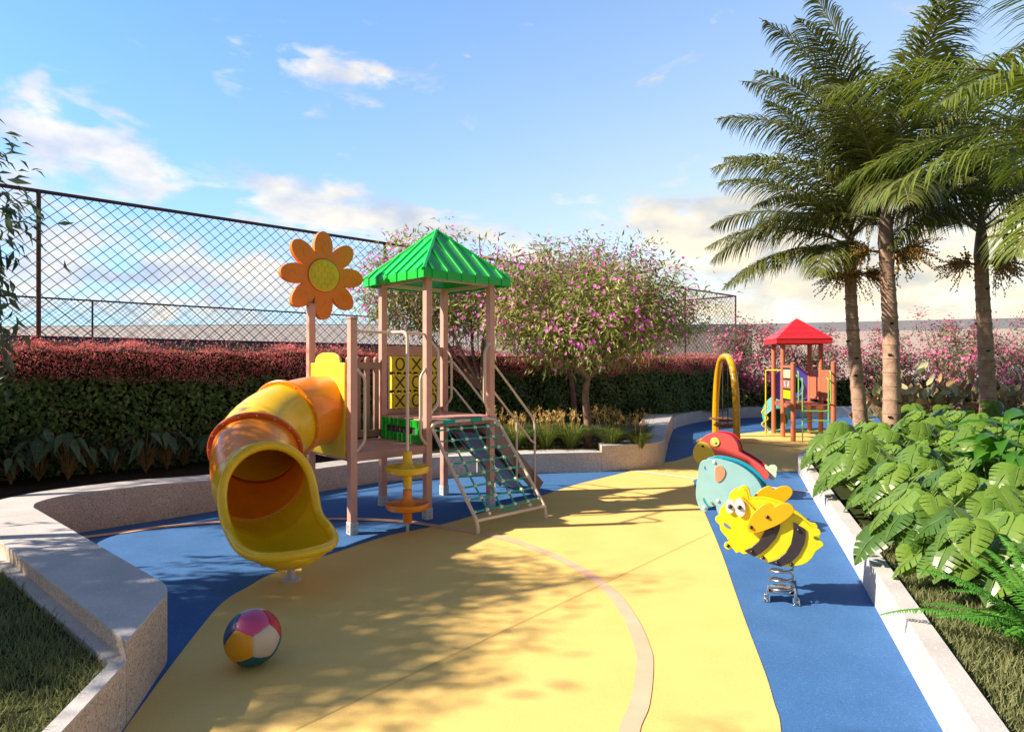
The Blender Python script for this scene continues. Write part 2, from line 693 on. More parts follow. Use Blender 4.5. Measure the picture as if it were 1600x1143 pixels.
M_earth = mat('far_ground', (.10, .11, .06), (.08, .075, .05), rough=.95, scale=.4, bump=.3, bscale=4)

# ------------------------------------------------------------------ ground, court surfaces, lines
tag(MB().sheet([(-900, -900), (900, -900), (900, 900), (-900, 900)], -0.06).build('ground', M_earth, smooth=0), kind='structure')
tag(MB().slab([(-12, -4), (22, -4), (22, 24), (-12, 24)], -.05, 0.0).build('blue_court_surface', M_blue, smooth=0), kind='structure')

left_edge = [gp(*p) for p in [(201, 1131), (262, 1047), (325, 966), (353, 937), (387, 917), (431, 894), (528, 862), (606, 837),
                              (700, 817), (800, 786.5), (841, 776), (894, 758.5), (944, 746), (987, 735.3), (1031, 724)]]
tip = [gp(*p) for p in [(1062, 718), (1090, 707), (1093, 697), (1088, 688), (1100, 683), (1115, 680), (1161, 677), (1207, 672.5), (1238, 670)]]
right_edge = [gp(*p) for p in [(1250, 736), (1206, 736.6), (1130, 742), (1100, 745), (1083, 750.6)]]
right_edge2 = [gp(*p) for p in [(1092, 780), (1124, 855), (1161, 960), (1195, 1050), (1210, 1099), (1217.5, 1121), (1220.5, 1143)]]


def xy(L):
    return [(p[0], p[1]) for p in L]


yel = ([(-1.0, -3), (-1.35, .5), (-1.7, 2.2)] + xy(catmull(left_edge, 6)) + xy(catmull([left_edge[-1]] + tip, 6))[1:]
       + [(12, 17.6), (14, 16), (9, 14.3), (5.2, 10.9)] + xy(catmull(right_edge, 3)) + xy(catmull(right_edge2, 6))
       + [(1.30, 2.6), (1.2, 1.8), (1.0, .5), (.9, -3)])
tag(MB().sheet(yel, .004).build('yellow_court_surface', M_yel, smooth=0), kind='structure')

pl = [gp(*p) for p in [(40, 850), (137, 839), (200, 830.6), (262, 822.5), (362, 814.5), (450, 811.5), (536, 811), (590, 812.5), (637, 815.8),
                       (700, 825), (782, 840), (850, 862.5), (910, 892), (955, 926), (985, 967), (1004, 1012), (1007.5, 1042),
                       (1000, 1099), (983, 1143)]]
pl.append(Vector((.42, 2.6, 0)))
pl.append(Vector((.05, 1.9, 0)))
tag(MB().ribbon(catmull(pl, 8), .10, .008).build('pink_line', M_pink, smooth=0), kind='structure')
tag(MB().ribbon([gp(984, 734.5), gp(1097, 749), gp(1266, 769)], .085, .008).build('white_line', M_white, smooth=0), kind='structure')
tag(MB().ribbon(catmull([gp(1041, 682), gp(1087, 686.5), gp(1162, 691), gp(1250, 699)], 6), .06, .008).build('green_line', M_green, smooth=0), kind='structure')
s0, s1 = Vector((-1.077, 3.13, 0)), gp(1110.6, 832.5)
tag(MB().ribbon([s0 + (s0 - s1) * .4, s0, s1], .005, .0085).build('court_seam', M_seam, smooth=0), kind='structure')

# ------------------------------------------------------------------ seat walls and kerbs
bench_in = Vector((.0, 0))
B1, B2, B3 = Vector((-1.92, 3.19, 0)), Vector((-2.10, 3.95, 0)), Vector((-4.61, 6.16, 0))
bd = Vector((-.755, .656, 0))
rear_in = catmull([(-4.61, 6.16, 0), (-4.735, 6.38, 0), (-4.72, 6.66, 0), (-4.53, 6.92, 0), (-4.12, 7.32, 0), (-3.62, 7.86, 0), (-2.92, 8.75, 0),
                   (-2.42, 9.32, 0), (-1.9, 9.78, 0), (-1.0, 10.15, 0), (.04, 10.40, 0), (.7, 10.53, 0), (1.49, 10.65, 0)], 6)


def offset_path(P, w):
    out = []
    for i, p in enumerate(P):
        t = (P[min(i + 1, len(P) - 1)] - P[max(i - 1, 0)]).normalized()
        out.append(p + Vector((-t.y, t.x, 0)) * w)
    return out


rear_out = offset_path(rear_in, .45)
# seat bench poured with the first, wider run of the rear wall
corner = rounded([B1, B2, B3], .16, 7)
k_split = 24
bench_poly = xy(corner) + xy(rear_in[1:k_split + 1]) + xy(rear_out[4:k_split + 1][::-1]) + [(-5.32, 6.2)] + xy([B1 + bd * 4.35])
seat = empty('seat_wall', (-3, 5, 0), 0, 'wide pale granite seat wall with a rounded end beside the lawn at left', 'seat wall')


def loc(mb, root):
    mb.v = [tuple(Vector(p) - root.location) for p in mb.v]
    return mb


loc(MB().slab(bench_poly, 0, .405), seat).build('wall_body', M_terr, seat, smooth=40)
bm_cap = MB().slab(bench_poly, .4055, .42)
loc(bm_cap, seat).build('stone_top', M_top, seat, smooth=40)
lw = [B1 + bd * 4.2, B1 + bd * .0]
ledge = [B1 + bd * 4.2 + Vector((-.066, -.075, 0)), B1 + Vector((-.075, -.02, 0)), B1 + bd * .0 + Vector((-.001, 0.001, 0)), B1 + bd * 4.2 + Vector((-.002, -.002, 0))]
loc(MB().slab(xy(ledge), 0, .32), seat).build('ledge', M_top, seat, smooth=0)

low = [B1 + Vector((0, -.003, 0)), Vector((-1.815, 2.574, 0)), Vector((-1.58, 1.5, 0)), Vector((-1.2, 0, 0)), Vector((-.8, -2.5, 0))]
lk = empty('low_kerb', (-1.6, 1.5, 0), 0, 'low granite kerb between the left lawn and the yellow court, nearest the camera', 'kerb')
loc(MB().wall(low[::-1], .075, 0, .306), lk).build('kerb_body', M_terr, lk, smooth=0)
loc(MB().wall(low[::-1], .077, .3065, .32), lk).build('stone_top', M_top, lk, smooth=0)

rw = empty('rear_wall', (-1, 9.8, 0), 0, 'low pale granite wall curving behind the slide tower in front of the hedge', 'wall')
seg_in = rear_in[k_split:]
zt = [max(.33, .42 - .09 * i / 14) for i in range(len(seg_in))]
loc(MB().wall(seg_in, .45, 0, [z - .012 for z in zt]), rw).build('wall_body', M_terr, rw, smooth=40)
zc = MB()
zc.wall(seg_in, .452, 0, zt)
for i in range(0, len(zc.v), 4):       # cap follows the top
    for q in (0, 3):
        x_, y_, _ = zc.v[i + q]
        zc.v[i + q] = (x_, y_, zc.v[i + 1][2] - .0115)
loc(zc, rw).build('stone_top', M_top, rw, smooth=40)

b2_in = catmull([(1.493, 10.652, 0), (2.10, 10.86, 0), (2.50, 11.10, 0), (2.72, 11.50, 0), (2.95, 12.3, 0), (3.6, 14.7, 0), (4.35, 17.3, 0)], 6)
b2_out = [(3.62, 17.35), (2.95, 14.8), (2.42, 12.6), (2.2, 11.7), (1.9, 11.25), (1.493, 11.07)]
b2 = empty('seat_wall', (2.5, 12, 0), 0, 'granite seat wall turning back beside the flowering tree and the blue court', 'seat wall')
loc(MB().slab(xy(b2_in) + b2_out, 0, .42), b2).build('wall_body', M_terr, b2, smooth=40)
loc(MB().slab(xy(b2_in) + b2_out, .4205, .435), b2).build('stone_top', M_top, b2, smooth=40)

fw_in = catmull([(4.352, 17.32, 0), (4.73, 18.2, 0), (5.5, 19.4, 0), (6.44, 20.45, 0), (7.73, 21.3, 0), (9.2, 21.55, 0), (12, 21.7, 0), (20, 22.0, 0)], 6)
fw = empty('rear_wall', (7, 20.5, 0), 0, 'far white low wall behind the yellow arch and the red-roofed tower', 'wall')
loc(MB().wall(fw_in, .35, 0, .34), fw).build('wall_body', M_top, fw, smooth=40)

rk_in = [(.4, -1.6), (.99, 0), (2.11, 3.13), (2.917, 5.37), (4.16, 8.955), (4.60, 10.2)]
rk_path = rounded([Vector((p[0], p[1], 0)) for p in rk_in] + [Vector((4.72, 10.6, 0)), Vector((5.15, 11.3, 0)), Vector((6.0, 12.55, 0)), Vector((7.0, 13.6, 0)),
                  Vector((8.2, 14.8, 0)), Vector((9.6, 15.4, 0)), Vector((15, 15.8, 0))], .25, 4)
rk = empty('right_kerb', (3, 6, 0), 0, 'sunlit white stone kerb along the right edge holding back the monstera bed', 'kerb')
rk_r = rk_path[::-1]
loc(MB().wall(rk_r, .115, 0, .262), rk).build('kerb_body', M_top, rk, smooth=40)
cpb = MB().wall(rk_r, .117, .2625, .275)
loc(cpb, rk).build('stone_top', M_top, rk, smooth=40)

# ------------------------------------------------------------------ beds
rk_off = offset_path(rk_path, -.06)
tag(MB().slab(xy(rk_off) + [(15, -1.6)], 0, .205).build('right_bed_soil', M_turf, smooth=0), kind='structure')
lawn_poly = [(-1.98, 3.14), (-1.90, 2.574), (-1.66, 1.5), (-1.3, 0), (-.9, -2.5), (-12, -2.5), (-12, 8), (-5.6, 6.3)] + xy([B1 + bd * 4.2 + Vector((-.05, -.06, 0))])
tag(MB().slab(lawn_poly, 0, .29).build('left_lawn_soil', M_turf, smooth=0), kind='structure')
bed = xy(offset_path(rear_in, .2)) + [(1.7, 10.95), (2.1, 11.5), (3.2, 16), (3.9, 17.4), (4.6, 18.6), (5.4, 19.9), (6.6, 23.0), (-6.6, 10.2), (-12, 5.2), (-12, 7), (-5.6, 6.25), (-5.25, 6.3)]
bed = xy(offset_path(rear_in, .2)) + [(1.7, 10.95), (2.1, 11.5), (3.2, 16), (3.9, 17.4), (4.6, 18.6), (5.4, 19.9), (6.6, 23.0), (-7.4, 10.0), (-12, 6.4), (-5.7, 6.0), (-5.2, 6.2)]
tag(MB().slab(bed, 0, .30).build('rear_bed_soil', M_soil, smooth=0), kind='structure')
tag(MB().slab(xy(offset_path(fw_in, .1)) + [(20, 30), (4.4, 30), (3.6, 21), (4.0, 18)], 0, .29).build('far_bed_soil', M_soil, smooth=0), kind='structure')

# ------------------------------------------------------------------ chain-link fences
M_post = mat('brown_painted_steel', (.105, .045, .032), (.08, .035, .026), rough=.45, scale=12, metal=.2)
M_wire = mat('dark_wire', (.018, .015, .016), (.028, .022, .022), rough=.5, scale=20, metal=.4)
HD = Vector((.724, .690, 0))            # direction of hedge and fence
HN = Vector((-.690, .724, 0))           # away from the court
HP = Vector((-6.3, 8.3, 0))


def wire_mesh(mb, a, d, L, z0, z1, dw, dh, r):
    """diamond mesh between two heights along d"""
    nrm = Vector((-d.y, d.x, 0))
    H = z1 - z0
    slope = dw / dh
    run = H * slope
    k = -int(run / dw) - 1
    while k * dw < L:
        for sgn, side in ((1, .004), (-1, -.004)):
            s_a = k * dw if sgn > 0 else k * dw + run
            s_b = s_a + sgn * run
            za, zb = z0, z1
            # clip to [0, L]
            t0, t1 = 0.0, 1.0
            ds = s_b - s_a
            ta, tb = (0 - s_a) / ds, (L - s_a) / ds
            lo, hi = min(ta, tb), max(ta, tb)
            t0, t1 = max(t0, lo), min(t1, hi)
            if t1 - t0 < .01:
                continue
            p = a + d * (s_a + ds * t0) + Vector((0, 0, za + H * t0)) + nrm * side
            q = a + d * (s_a + ds * t1) + Vector((0, 0, za + H * t1)) + nrm * side
            mb.tube([p, q], r, 4, cap=False)
        k += 1


def fence(label, a, d, L, z0, z1, posts, dw, dh, r, pr=.05, rails=(1.0,), group=None):
    root = empty('chain_link_fence', (a.x, a.y, 0), 0, label, 'fence', group)
    o = Vector((a.x, a.y, 0))
    z = Vector((0, 0, 0))
    for s in posts:
        c = d * s
        MB().tube([c + Vector((0, 0, z0)), c + Vector((0, 0, z1 + .02))], pr, 12).build('post', M_post, root)
    for rr in rails:
        zz = z0 + (z1 - z0) * rr
        MB().tube([Vector((0, 0, zz)), d * L + Vector((0, 0, zz))], pr * .95, 10).build('rail', M_post, root)
    mb = MB()
    wire_mesh(mb, z, d, L, z0 + .02, z1 - .03, dw, dh, r)
    mb.build('wire_netting', M_wire, root, smooth=0)
    return root


F0 = HP + HN * 1.0 - HD * 4.0
fence('tall brown chain-link fence rising behind the red-topped hedge', F0, HD, 25.0, .25, 4.28,
      [4.255 - 5.78, 4.255, 4.255 + 5.78, 4.255 + 11.56, 4.255 + 17.3, 25.0][1:], .192, .176, .0050, pr=.030)
FE = F0 + HD * 25.0
fence('end run of the chain-link fence turning back at the far right corner', FE + HN * .12, HN, 19.0, .25, 4.28,
      [4.8, 9.6, 14.4, 19.0], .192, .176, .0054, pr=.032)
C0 = HP + HN * 19.5 - HD * 20
court = fence('far chain-link fence with thin posts seen through the tall fence', C0, HD, 43.0, 2.86, 4.30,
              [20 + 4.3 + 9.1 * k for k in range(-2, 3)], .205, .19, .0070, pr=.036)
M_dark = mat('dark_parapet', (.085, .08, .115), (.07, .065, .095), rough=.8, scale=3)
pw = empty('parapet_wall', (C0.x, C0.y, 0), 0, 'dark grey parapet wall under the far chain-link fence', 'wall')
nrm = Vector((-HD.y, HD.x, 0))
pm = MB().beam(Vector((0, 0, 1.4)), HD * 43 + Vector((0, 0, 1.4)), .25, 2.8)
pm.build('wall_body', M_dark, pw, smooth=0)
MB().beam(Vector((0, 0, 2.83)), HD * 43 + Vector((0, 0, 2.83)), .32, .055).build('coping', M_dark, pw, smooth=0)

# far perimeter building: pale wall under a grey band
M_far1 = mat('pale_lilac_render', (.56, .47, .47), (.52, .43, .44), rough=.85, scale=.8)
M_far2 = mat('grey_band_render', (.27, .28, .34), (.25, .26, .32), rough=.85, scale=.8)


M_far3 = mat('lilac_white_render', (.78, .72, .78), (.74, .68, .75), rough=.85, scale=.8)


def far_wall(label, path, top, band, wm=None):
    root = empty('far_building', (path[0].x, path[0].y, 0), 0, label, 'building')
    P = [p - path[0] for p in path]
    MB().wall(P, 3.0, -.1, [t - band for t in top]).build('wall', wm or M_far1, root, smooth=0)
    m = MB().wall(P, 3.0, 0, top)
    for i in range(0, len(m.v), 4):
        for q in (0, 3):
            x_, y_, _ = m.v[i + q]
            m.v[i + q] = (x_, y_, m.v[i + 1][2] - band + .001)
    m.build('parapet_band', M_far2, root, smooth=0)
    return root


far_wall('long low pale building with a grey roof band beyond the court and the pink bushes',
         [Vector((62, 30, 0)), Vector((32, 40, 0)), Vector((17, 46.5, 0)), Vector((2, 47, 0))], [4.45, 4.5, 4.5, 4.5], .62)
far_wall('long lilac-white building seen through the netting at left',
         [Vector((1.5, 44.2, 0)), Vector((-22, 47.5, 0)), Vector((-60, 53.5, 0))], [4.4, 4.5, 4.6], .05, M_far3)
# ------------------------------------------------------------------ plastics and metals
def plastic(name, c, rough=.34, coat=.15, bump=.04):
    return mat(name, c, tuple(v * .9 for v in c), rough=rough, scale=6, bump=bump, bscale=160, coat=coat, rvar=.08, spec=.5)


P_post = plastic('salmon_post', (.74, .39, .32), .45, .05)
P_deck = plastic('salmon_deck', (.60, .295, .245), .5, 0)
P_brown = plastic('brown_railing', (.42, .24, .185), .48, 0)
P_foot = plastic('white_foot', (.66, .62, .62), .5, 0)
P_roof = plastic('green_roof', (.010, .56, .065), .32, .2)
P_green = plastic('green_panel', (.014, .42, .03), .35, .15)
P_or = plastic('orange_plastic', (.98, .285, .006), .30, .3)
P_orin = plastic('red_orange_flange', (.62, .085, .012), .35, .2)
P_yl = plastic('yellow_plastic', (.98, .60, .008), .28, .3)
P_ylp = plastic('yellow_panel', (.85, .66, .05), .38, .1)
P_sun = plastic('flower_orange', (.96, .25, .018), .42, .05)
P_honey = plastic('flower_heart_yellow', (.82, .60, .02), .42, .1)
P_cream = plastic('cream_tube', (.80, .64, .53), .38, .2)
P_black = plastic('black_plastic', (.018, .016, .016), .45, .1)
P_rope = mat('teal_rope', (.03, .50, .40), (.02, .36, .29), rough=.75, scale=160, bump=.6, bscale=500)
P_bead = plastic('cream_joint', (.80, .73, .62), .45, .1)
P_plum = plastic('dark_plum_stair', (.30, .185, .175), .5, 0)
P_rock = mat('dark_rock_insert', (.03, .026, .026), (.10, .09, .085), rough=.9, scale=30, bump=1.0, bscale=60)

# ------------------------------------------------------------------ the slide tower
TC = Vector((-.96, 8.13, 0))
TY = R(43)
tower = empty('slide_tower', TC, TY, 'salmon playground tower with green ribbed roof, orange flower and yellow tube slide', 'playground tower')
TM = Matrix.Translation(TC) @ Matrix.Rotation(TY, 4, 'Z')
TI = TM.inverted()


def w2l(p):
    return TI @ Vector(p)


S = .485
pF, pR, pB, pL = (-S, -S), (S, -S), (S, S), (-S, S)
pFL, pP4 = (-3 * S, -S), (-3 * S, S)
ZU, ZL = 1.15, .86
for (px_, py_), top in ((pF, 2.83), (pR, 2.83), (pB, 2.83), (pL, 2.83), (pFL, 2.27), (pP4, 2.48)):
    m = MB().box((px_, py_, .10 + (top - .10) / 2), (.082, .082, top - .10))
    p = m.build('post', P_post, tower, smooth=0, bevel=.007)
    f = MB().box((px_, py_, .055), (.093, .093, .15))
    for sx, sy in ((1, 0), (0, -1), (-1, 0), (0, 1)):
        for dz in (.03, .085):
            f.lathe([(.006, 0), (.006, .003), (.003, .005)], (px_ + sx * .0463, py_ + sy * .0463, dz), 8,
                    axis=Vector((0, 0, 1)).rotation_difference(Vector((sx, sy, 0))).to_matrix(), mi=1)
    f.build('post_foot', [P_foot, P_black], p, smooth=30, bevel=.004)
    if top < 2.6:
        MB().box((px_, py_, top + .012), (.092, .092, .024)).build('post_cap', P_deck, p, smooth=0, bevel=.006)

# decks: plank top with deep fascia
for cx, z, nm in ((0, ZU, 'upper_deck'), (-2 * S, ZL, 'lower_deck')):
    m = MB()
    w = 2 * S - .082
    for k in range(6):
        m.box((cx, -S + .12 + (2 * S - .24) / 5 * k, z - .018), (2 * S - .02, (2 * S - .24) / 5 - .006, .034))
    for (a, b) in (((-S, -S), (S, -S)), ((S, -S), (S, S)), ((S, S), (-S, S)), ((-S, S), (-S, -S))):
        mx_, my_ = cx + (a[0] + b[0]) / 2, (a[1] + b[1]) / 2
        horiz = abs(a[0] - b[0]) > .1
        m.box((mx_, my_, z - .050), ((w, .05, .096) if horiz else (.05, w, .096)))
    m.build(nm, P_deck, tower, smooth=0, bevel=.005)

# roof: pyramid with battens and a vertical fascia
E = S + .178
ZE, ZF, ZA = 2.775, 2.865, 3.485
m = MB()
bt = [(-E, -E), (E, -E), (E, E), (-E, E)]
vs = [(x, y, ZE) for x, y in bt] + [(x, y, ZF) for x, y in bt] + [(0, 0, ZA)]
m.add(vs, [(0, 1, 5, 4), (1, 2, 6, 5), (2, 3, 7, 6), (3, 0, 4, 7), (4, 5, 8), (5, 6, 8), (6, 7, 8), (7, 4, 8)])
for k in range(4):
    A, Bv = Vector((*bt[k], ZF)), Vector((*bt[(k + 1) % 4], ZF))
    mid = (A + Bv) / 2
    ap = Vector((0, 0, ZA))
    up = (ap - mid)
    nn = (Bv - A).cross(up).normalized()
    for t in (.1, .26, .42, .58, .74, .9):
        base = A.lerp(Bv, t)
        h = (1 - abs(2 * t - 1))
        p0 = base + nn * .006
        p1 = base + up * h * .93 + nn * .006
        if (p1 - p0).length > .08:
            m.beam(p0, p1, .030, .024, up=nn)
        dn = nn.copy()
        dn.z = 0
        dn.normalize()
        m.beam(base + dn * .004 + Vector((0, 0, 0)), base + dn * .004 - Vector((0, 0, ZF - ZE)), .030, .016, up=dn)
    m.tube([A + Vector((0, 0, .004)), ap], .020, 8)
roof = m.build('roof', P_roof, tower, smooth=0, solid=.014)
m = MB()
for k in range(4):
    a, b = Vector((*[(-S, -S), (S, -S), (S, S), (-S, S)][k], 2.80)), Vector((*[(S, -S), (S, S), (-S, S), (-S, -S)][k], 2.80))
    m.beam(a, b, .03, .05)
m.build('roof_beam', P_cream, roof, smooth=0, bevel=.004)

# flower sign: eight petals round a honeycomb heart
FX, FY, FZ = -3 * S + .155, S + .02, 2.845
pts = []
NP = 8
for k in range(NP * 24):
    a = 2 * math.pi * k / (NP * 24)
    ph = ((a - math.pi / 2) / (2 * math.pi) * NP)
    dl = (ph - round(ph)) * 2 * math.pi / NP            # angle from the petal's axis
    pa, pb, pc_ = .185, .116, .338
    qa = (math.cos(dl) / pa) ** 2 + (math.sin(dl) / pb) ** 2
    qb = -2 * pc_ * math.cos(dl) / pa ** 2
    qc = (pc_ / pa) ** 2 - 1
    ds_ = qb * qb - 4 * qa * qc
    r_ = max(.27, (-qb + math.sqrt(ds_)) / (2 * qa)) if ds_ > 0 else .27
    pts.append((r_ * math.cos(a), r_ * math.sin(a)))
FMt = Matrix.Translation((FX, FY, FZ))
m = MB().prism(pts, -.035, .07, FMt)
for k in range(NP):
    a = math.pi / 2 + 2 * math.pi * k / NP
    ca, sa = math.cos(a), math.sin(a)
    wv = []
    for i in range(9):
        t = i / 8
        rr, off = .29 + .12 * t, .026 * math.sin(t * 2 * math.pi)
        wv.append(FMt @ Vector((rr * ca - off * sa, -.0365, rr * sa + off * ca)))
    m.tube(wv, .0042, 6, mi=1)
fl = m.build('flower_sign', [P_sun, P_or], tower, smooth=40)
AX = Vector((0, 0, 1)).rotation_difference(Vector((0, -1, 0))).to_matrix()
m = MB().lathe([(.192, 0), (.192, .012), (.183, .016)], FMt @ Vector((0, -.034, 0)), 48, axis=AX, mi=0)
hx = .046
for i in range(-5, 6):
    for j in range(-5, 6):
        cx_, cz_ = (i + .5 * (j % 2)) * hx * 1.732, j * hx * 1.5
        if math.hypot(cx_, cz_) > .160:
            continue
        hp = [(cx_ + (hx - .004) * math.cos(math.pi / 6 + q * math.pi / 3), cz_ + (hx - .004) * math.sin(math.pi / 6 + q * math.pi / 3)) for q in range(6)]
        sc = [p for p in hp if math.hypot(*p) < .182]
        if len(sc) >= 4:
            m.prism(sc, -.0555, .006, FMt, 0)
m.build('flower_heart', P_honey, fl, smooth=30, bevel=.003)
m = MB().lathe([(.198, 0), (.203, .006), (.198, .010)], FMt @ Vector((0, -.034, 0)), 48, axis=AX)
m.build('heart_ring', P_orin, fl, smooth=40)
MB().box((-3 * S + .02, S + .045, 2.52), (.10, .03, .34)).build('sign_bracket', P_foot, fl, smooth=0, bevel=.004)

# rear slat railing on the lower deck, cross beam and game panel on the upper deck
m = MB()
for zz in (.93, 1.775):
    m.beam((-3 * S + .04, S, zz), (-S - .04, S, zz), .05, .085)
for k in range(7):
    xx = -3 * S + .10 + (2 * S - .20) / 6 * k
    m.box((xx, S, 1.36), (.062, .045, .86))
    m.lathe([(.031, -.03), (.031, .02), (.036, .035), (.030, .062), (.014, .078), (.001, .082)], (xx, S, 1.81), 12)
m.build('slat_railing', P_brown, tower, smooth=35, bevel=.004)
MB().beam((-S + .04, S, 1.965), (S - .04, S, 1.965), .05, .125).build('cross_beam', P_deck, tower, smooth=0, bevel=.005)
MB().beam((-S + .04, S, 1.185), (S - .04, S, 1.185), .05, .06).build('cross_beam', P_deck, tower, smooth=0, bevel=.005)
for x_ in (-S + .09, S - .09):
    MB().tube([(x_, S, 1.2), (x_, S, 1.91)], .013, 8).build('game_rod', P_cream, tower)
symbols = [['O', 'X', 'X'], ['X', 'C', 'X'], ['X', 'O', 'O']]
for r_ in range(3):
    zc_ = 1.795 - .237 * r_
    for c_ in range(3):
        xc = -.255 + .255 * c_
        m = MB()
        m.box((xc, S, zc_), (.205, .085, .198), mi=0)
        for dx in (-.05, .05):
            m.box((xc + dx, S, zc_), (.035, .05, .236), mi=0)
        yq = S - .0455
        s_ = symbols[r_][c_]
        if s_ == 'X':
            for q in (1, -1):
                m.tube([(xc - .068, yq, zc_ - .075 * q), (xc + .068, yq, zc_ + .075 * q)], .0108, 6, mi=1)
        else:
            n_ = 26
            rng = range(n_) if s_ == 'O' else range(5, 22)
            pth = [(xc + .062 * math.cos(2 * math.pi * i / n_), yq, zc_ + .076 * math.sin(2 * math.pi * i / n_)) for i in rng]
            m.tube(pth, .0108, 6, mi=1, closed=(s_ == 'O'))
        m.build('game_tile', [P_ylp if False else P_honey, P_black], tower, smooth=35, bevel=.004)
m = MB()
for r_ in range(4):
    m.tube([(-.40, S, 1.795 + .1185 - .237 * r_), (.40, S, 1.795 + .1185 - .237 * r_)], .014, 8)
m.build('game_axle', P_black, tower)

# green step panel between the two decks with its dark slot
m = MB()
XG = -S - .030
for (y0, y1, z0, z1) in ((-S + .045, -S + .17, .865, 1.135), (S - .17, S - .045, .865, 1.135), (-S + .17, S - .17, .865, .965), (-S + .17, S - .17, 1.045, 1.135)):
    m.box((XG - .014, (y0 + y1) / 2, (z0 + z1) / 2), (.028, y1 - y0, z1 - z0))
for k in range(7):
    yy = -S + .12 + .122 * k
    for (z0, z1) in ((.87, .962), (1.048, 1.13)):
        m.box((XG - .032, yy, (z0 + z1) / 2), (.010, .016, z1 - z0))
gp_ = m.build('step_panel', P_green, tower, smooth=0, bevel=.003)
MB().box((XG + .001, 0, 1.005), (.018, .64, .08)).build('rock_insert', P_rock, gp_, smooth=0)

# grab rails
def grab(x0, y0, dx, dy, z0, z1, ofs=.085, name='grab_rail'):
    a, b = Vector((x0, y0, z0)), Vector((x0, y0, z1))
    o = Vector((dx, dy, 0)) * ofs
    P = rounded([a, a + o + Vector((0, 0, .085)), b + o - Vector((0, 0, .085)), b], .06, 6)
    m = MB().tube(P, .017, 10)
    for q in (a, b):
        m.lathe([(.024, -.014), (.024, .014)], q, 12)
    return m.build(name, P_cream, tower, smooth=50)


h = .041
grab(pF[0] + h, pF[1] - .02, 1, -.25, 1.24, 2.05)
grab(pR[0] - h, pR[1] - .02, -1, -.25, 1.22, 2.05)
grab(pR[0] - .01, pR[1] + h, .2, 1, 1.24, 2.02)
grab(pB[0] + .01, pB[1] - h, .25, -1, 1.24, 1.98)
grab(pF[0] - h, pF[1] - .02, -1, -.25, .88, 1.74)
grab(pFL[0] + h, pFL[1] - .02, 1, -.25, .88, 1.74)

# top bar and twist pole with two discs
m = MB().tube([(pFL[0], -S, 2.145), (pF[0], -S, 2.145)], .0165, 12)
m.build('top_bar', P_cream, tower)
PX, PY = -2 * S, -.80
P = rounded([(PX, -S, 2.145), (PX, PY, 2.145), (PX, PY, 0)], .11, 8)
tp = MB().tube(P, .0175, 14).build('twist_pole', P_cream, tower, smooth=50)
disc = [(.024, -.20), (.047, -.195), (.050, -.09), (.056, -.045), (.20, -.040), (.226, -.025), (.234, .006), (.234, .024), (.226, .038),
        (.205, .032), (.09, .028), (.062, .055), (.050, .085), (.048, .19), (.024, .195)]
MB().lathe(disc, (PX, PY, .665), 40).build('spinner_disc', P_yl, tp, smooth=40)
MB().lathe([(r_, z_ * .92) for r_, z_ in disc], (PX, PY, .275), 40).build('spinner_disc', P_or, tp, smooth=40)

# rope net on a slanted frame
NB, NTp = -1.40, -.54
hw = .515
ztop, zb = 1.115, .13


def npt(u, t):
    """u across, t down the slope 0..1"""
    return Vector((u + .02, NTp + (NB - NTp) * t, ztop + (zb - ztop) * t))


m = MB()
Pn = rounded([(-hw + .02, NB - .012, 0), npt(-hw, 1), npt(-hw, 0), npt(hw, 0), npt(hw, 1), (hw + .02, NB - .012, 0)], .13, 8)
m.tube(Pn, .0205, 12)
m.tube([npt(-hw, .99), npt(hw, .99)], .018, 10)
m.tube([npt(-.3, 0), (-.28, -S, 1.10)], .015, 8)
m.tube([npt(.3, 0), (.32, -S, 1.10)], .015, 8)
nf = m.build('net_frame', P_cream, tower, smooth=50)
m = MB()
us = [-.31, -.105, .105, .31]
ts = [.085 + .118 * k for k in range(8)]
for i, u in enumerate(us):
    sag = [npt(u + .004 * math.sin(t * 17 + i), t) - Vector((0, -.3, .25)) * .02 * math.sin(math.pi * t) for t in np.linspace(.03 if True else 0, .965 if i % 2 == 0 else .95, 14)]
    m.tube(sag, 0.0108, 6)
for j, t in enumerate(ts):
    edge = hw - .005
    m.tube([npt(u, t + .003 * math.sin(u * 9 + j)) - Vector((0, -.3, .25)) * .02 * math.sin(math.pi * t) for u in np.linspace(-edge, edge, 11)], 0.0108, 6)
for i in (0, 2):        # rope wrapped round the top bar
    m.tube([npt(us[i] - .02, .0), npt(us[i + 1] - .05, .0)], .027, 10)
m.tube([npt(us[1], .95), npt(us[2], .95)], 0.0108, 6)
for t in ts:
    for u in us:
        c = npt(u, t) - Vector((0, -.3, .25)) * .02 * math.sin(math.pi * t)
        m.lathe([(.002, -.021), (.019, -.018), (.026, 0), (.019, .018), (.002, .024)], c, 10, mi=1)
    for s_ in (-1, 1):
        m.lathe([(.002, -.015), (.012, -.010), (.015, 0), (.012, .010), (.002, .015)], npt(s_ * (hw - .035), t), 8, mi=1)
for u in (us[0], us[3]):
    m.lathe([(.002, -.022), (.018, -.015), (.021, 0), (.018, .015), (.002, .022)], npt(u, .95), 10, mi=1)
m.build('rope_net', [P_rope, P_bead], nf, smooth=50)

# stairs with a handrail either side
for k in range(4):
    u = S + .12 + .235 * k
    z = ZU - .23 * (k + 1)
    m = MB().box((u + .05, 0, z), (.25, .70, .035))
    m.box((u - .06, 0, z + .105), (.02, .70, .18))
    m.build('stair_tread', P_brown, tower, smooth=0, bevel=.004)
for s_ in (-1, 1):
    m = MB()
    m.beam((S + .02, s_ * .37, ZU - .12), (S + 1.0, s_ * .37, .08), .035, .20)
    m.build('stair_stringer', P_plum, tower, smooth=0, bevel=.004)
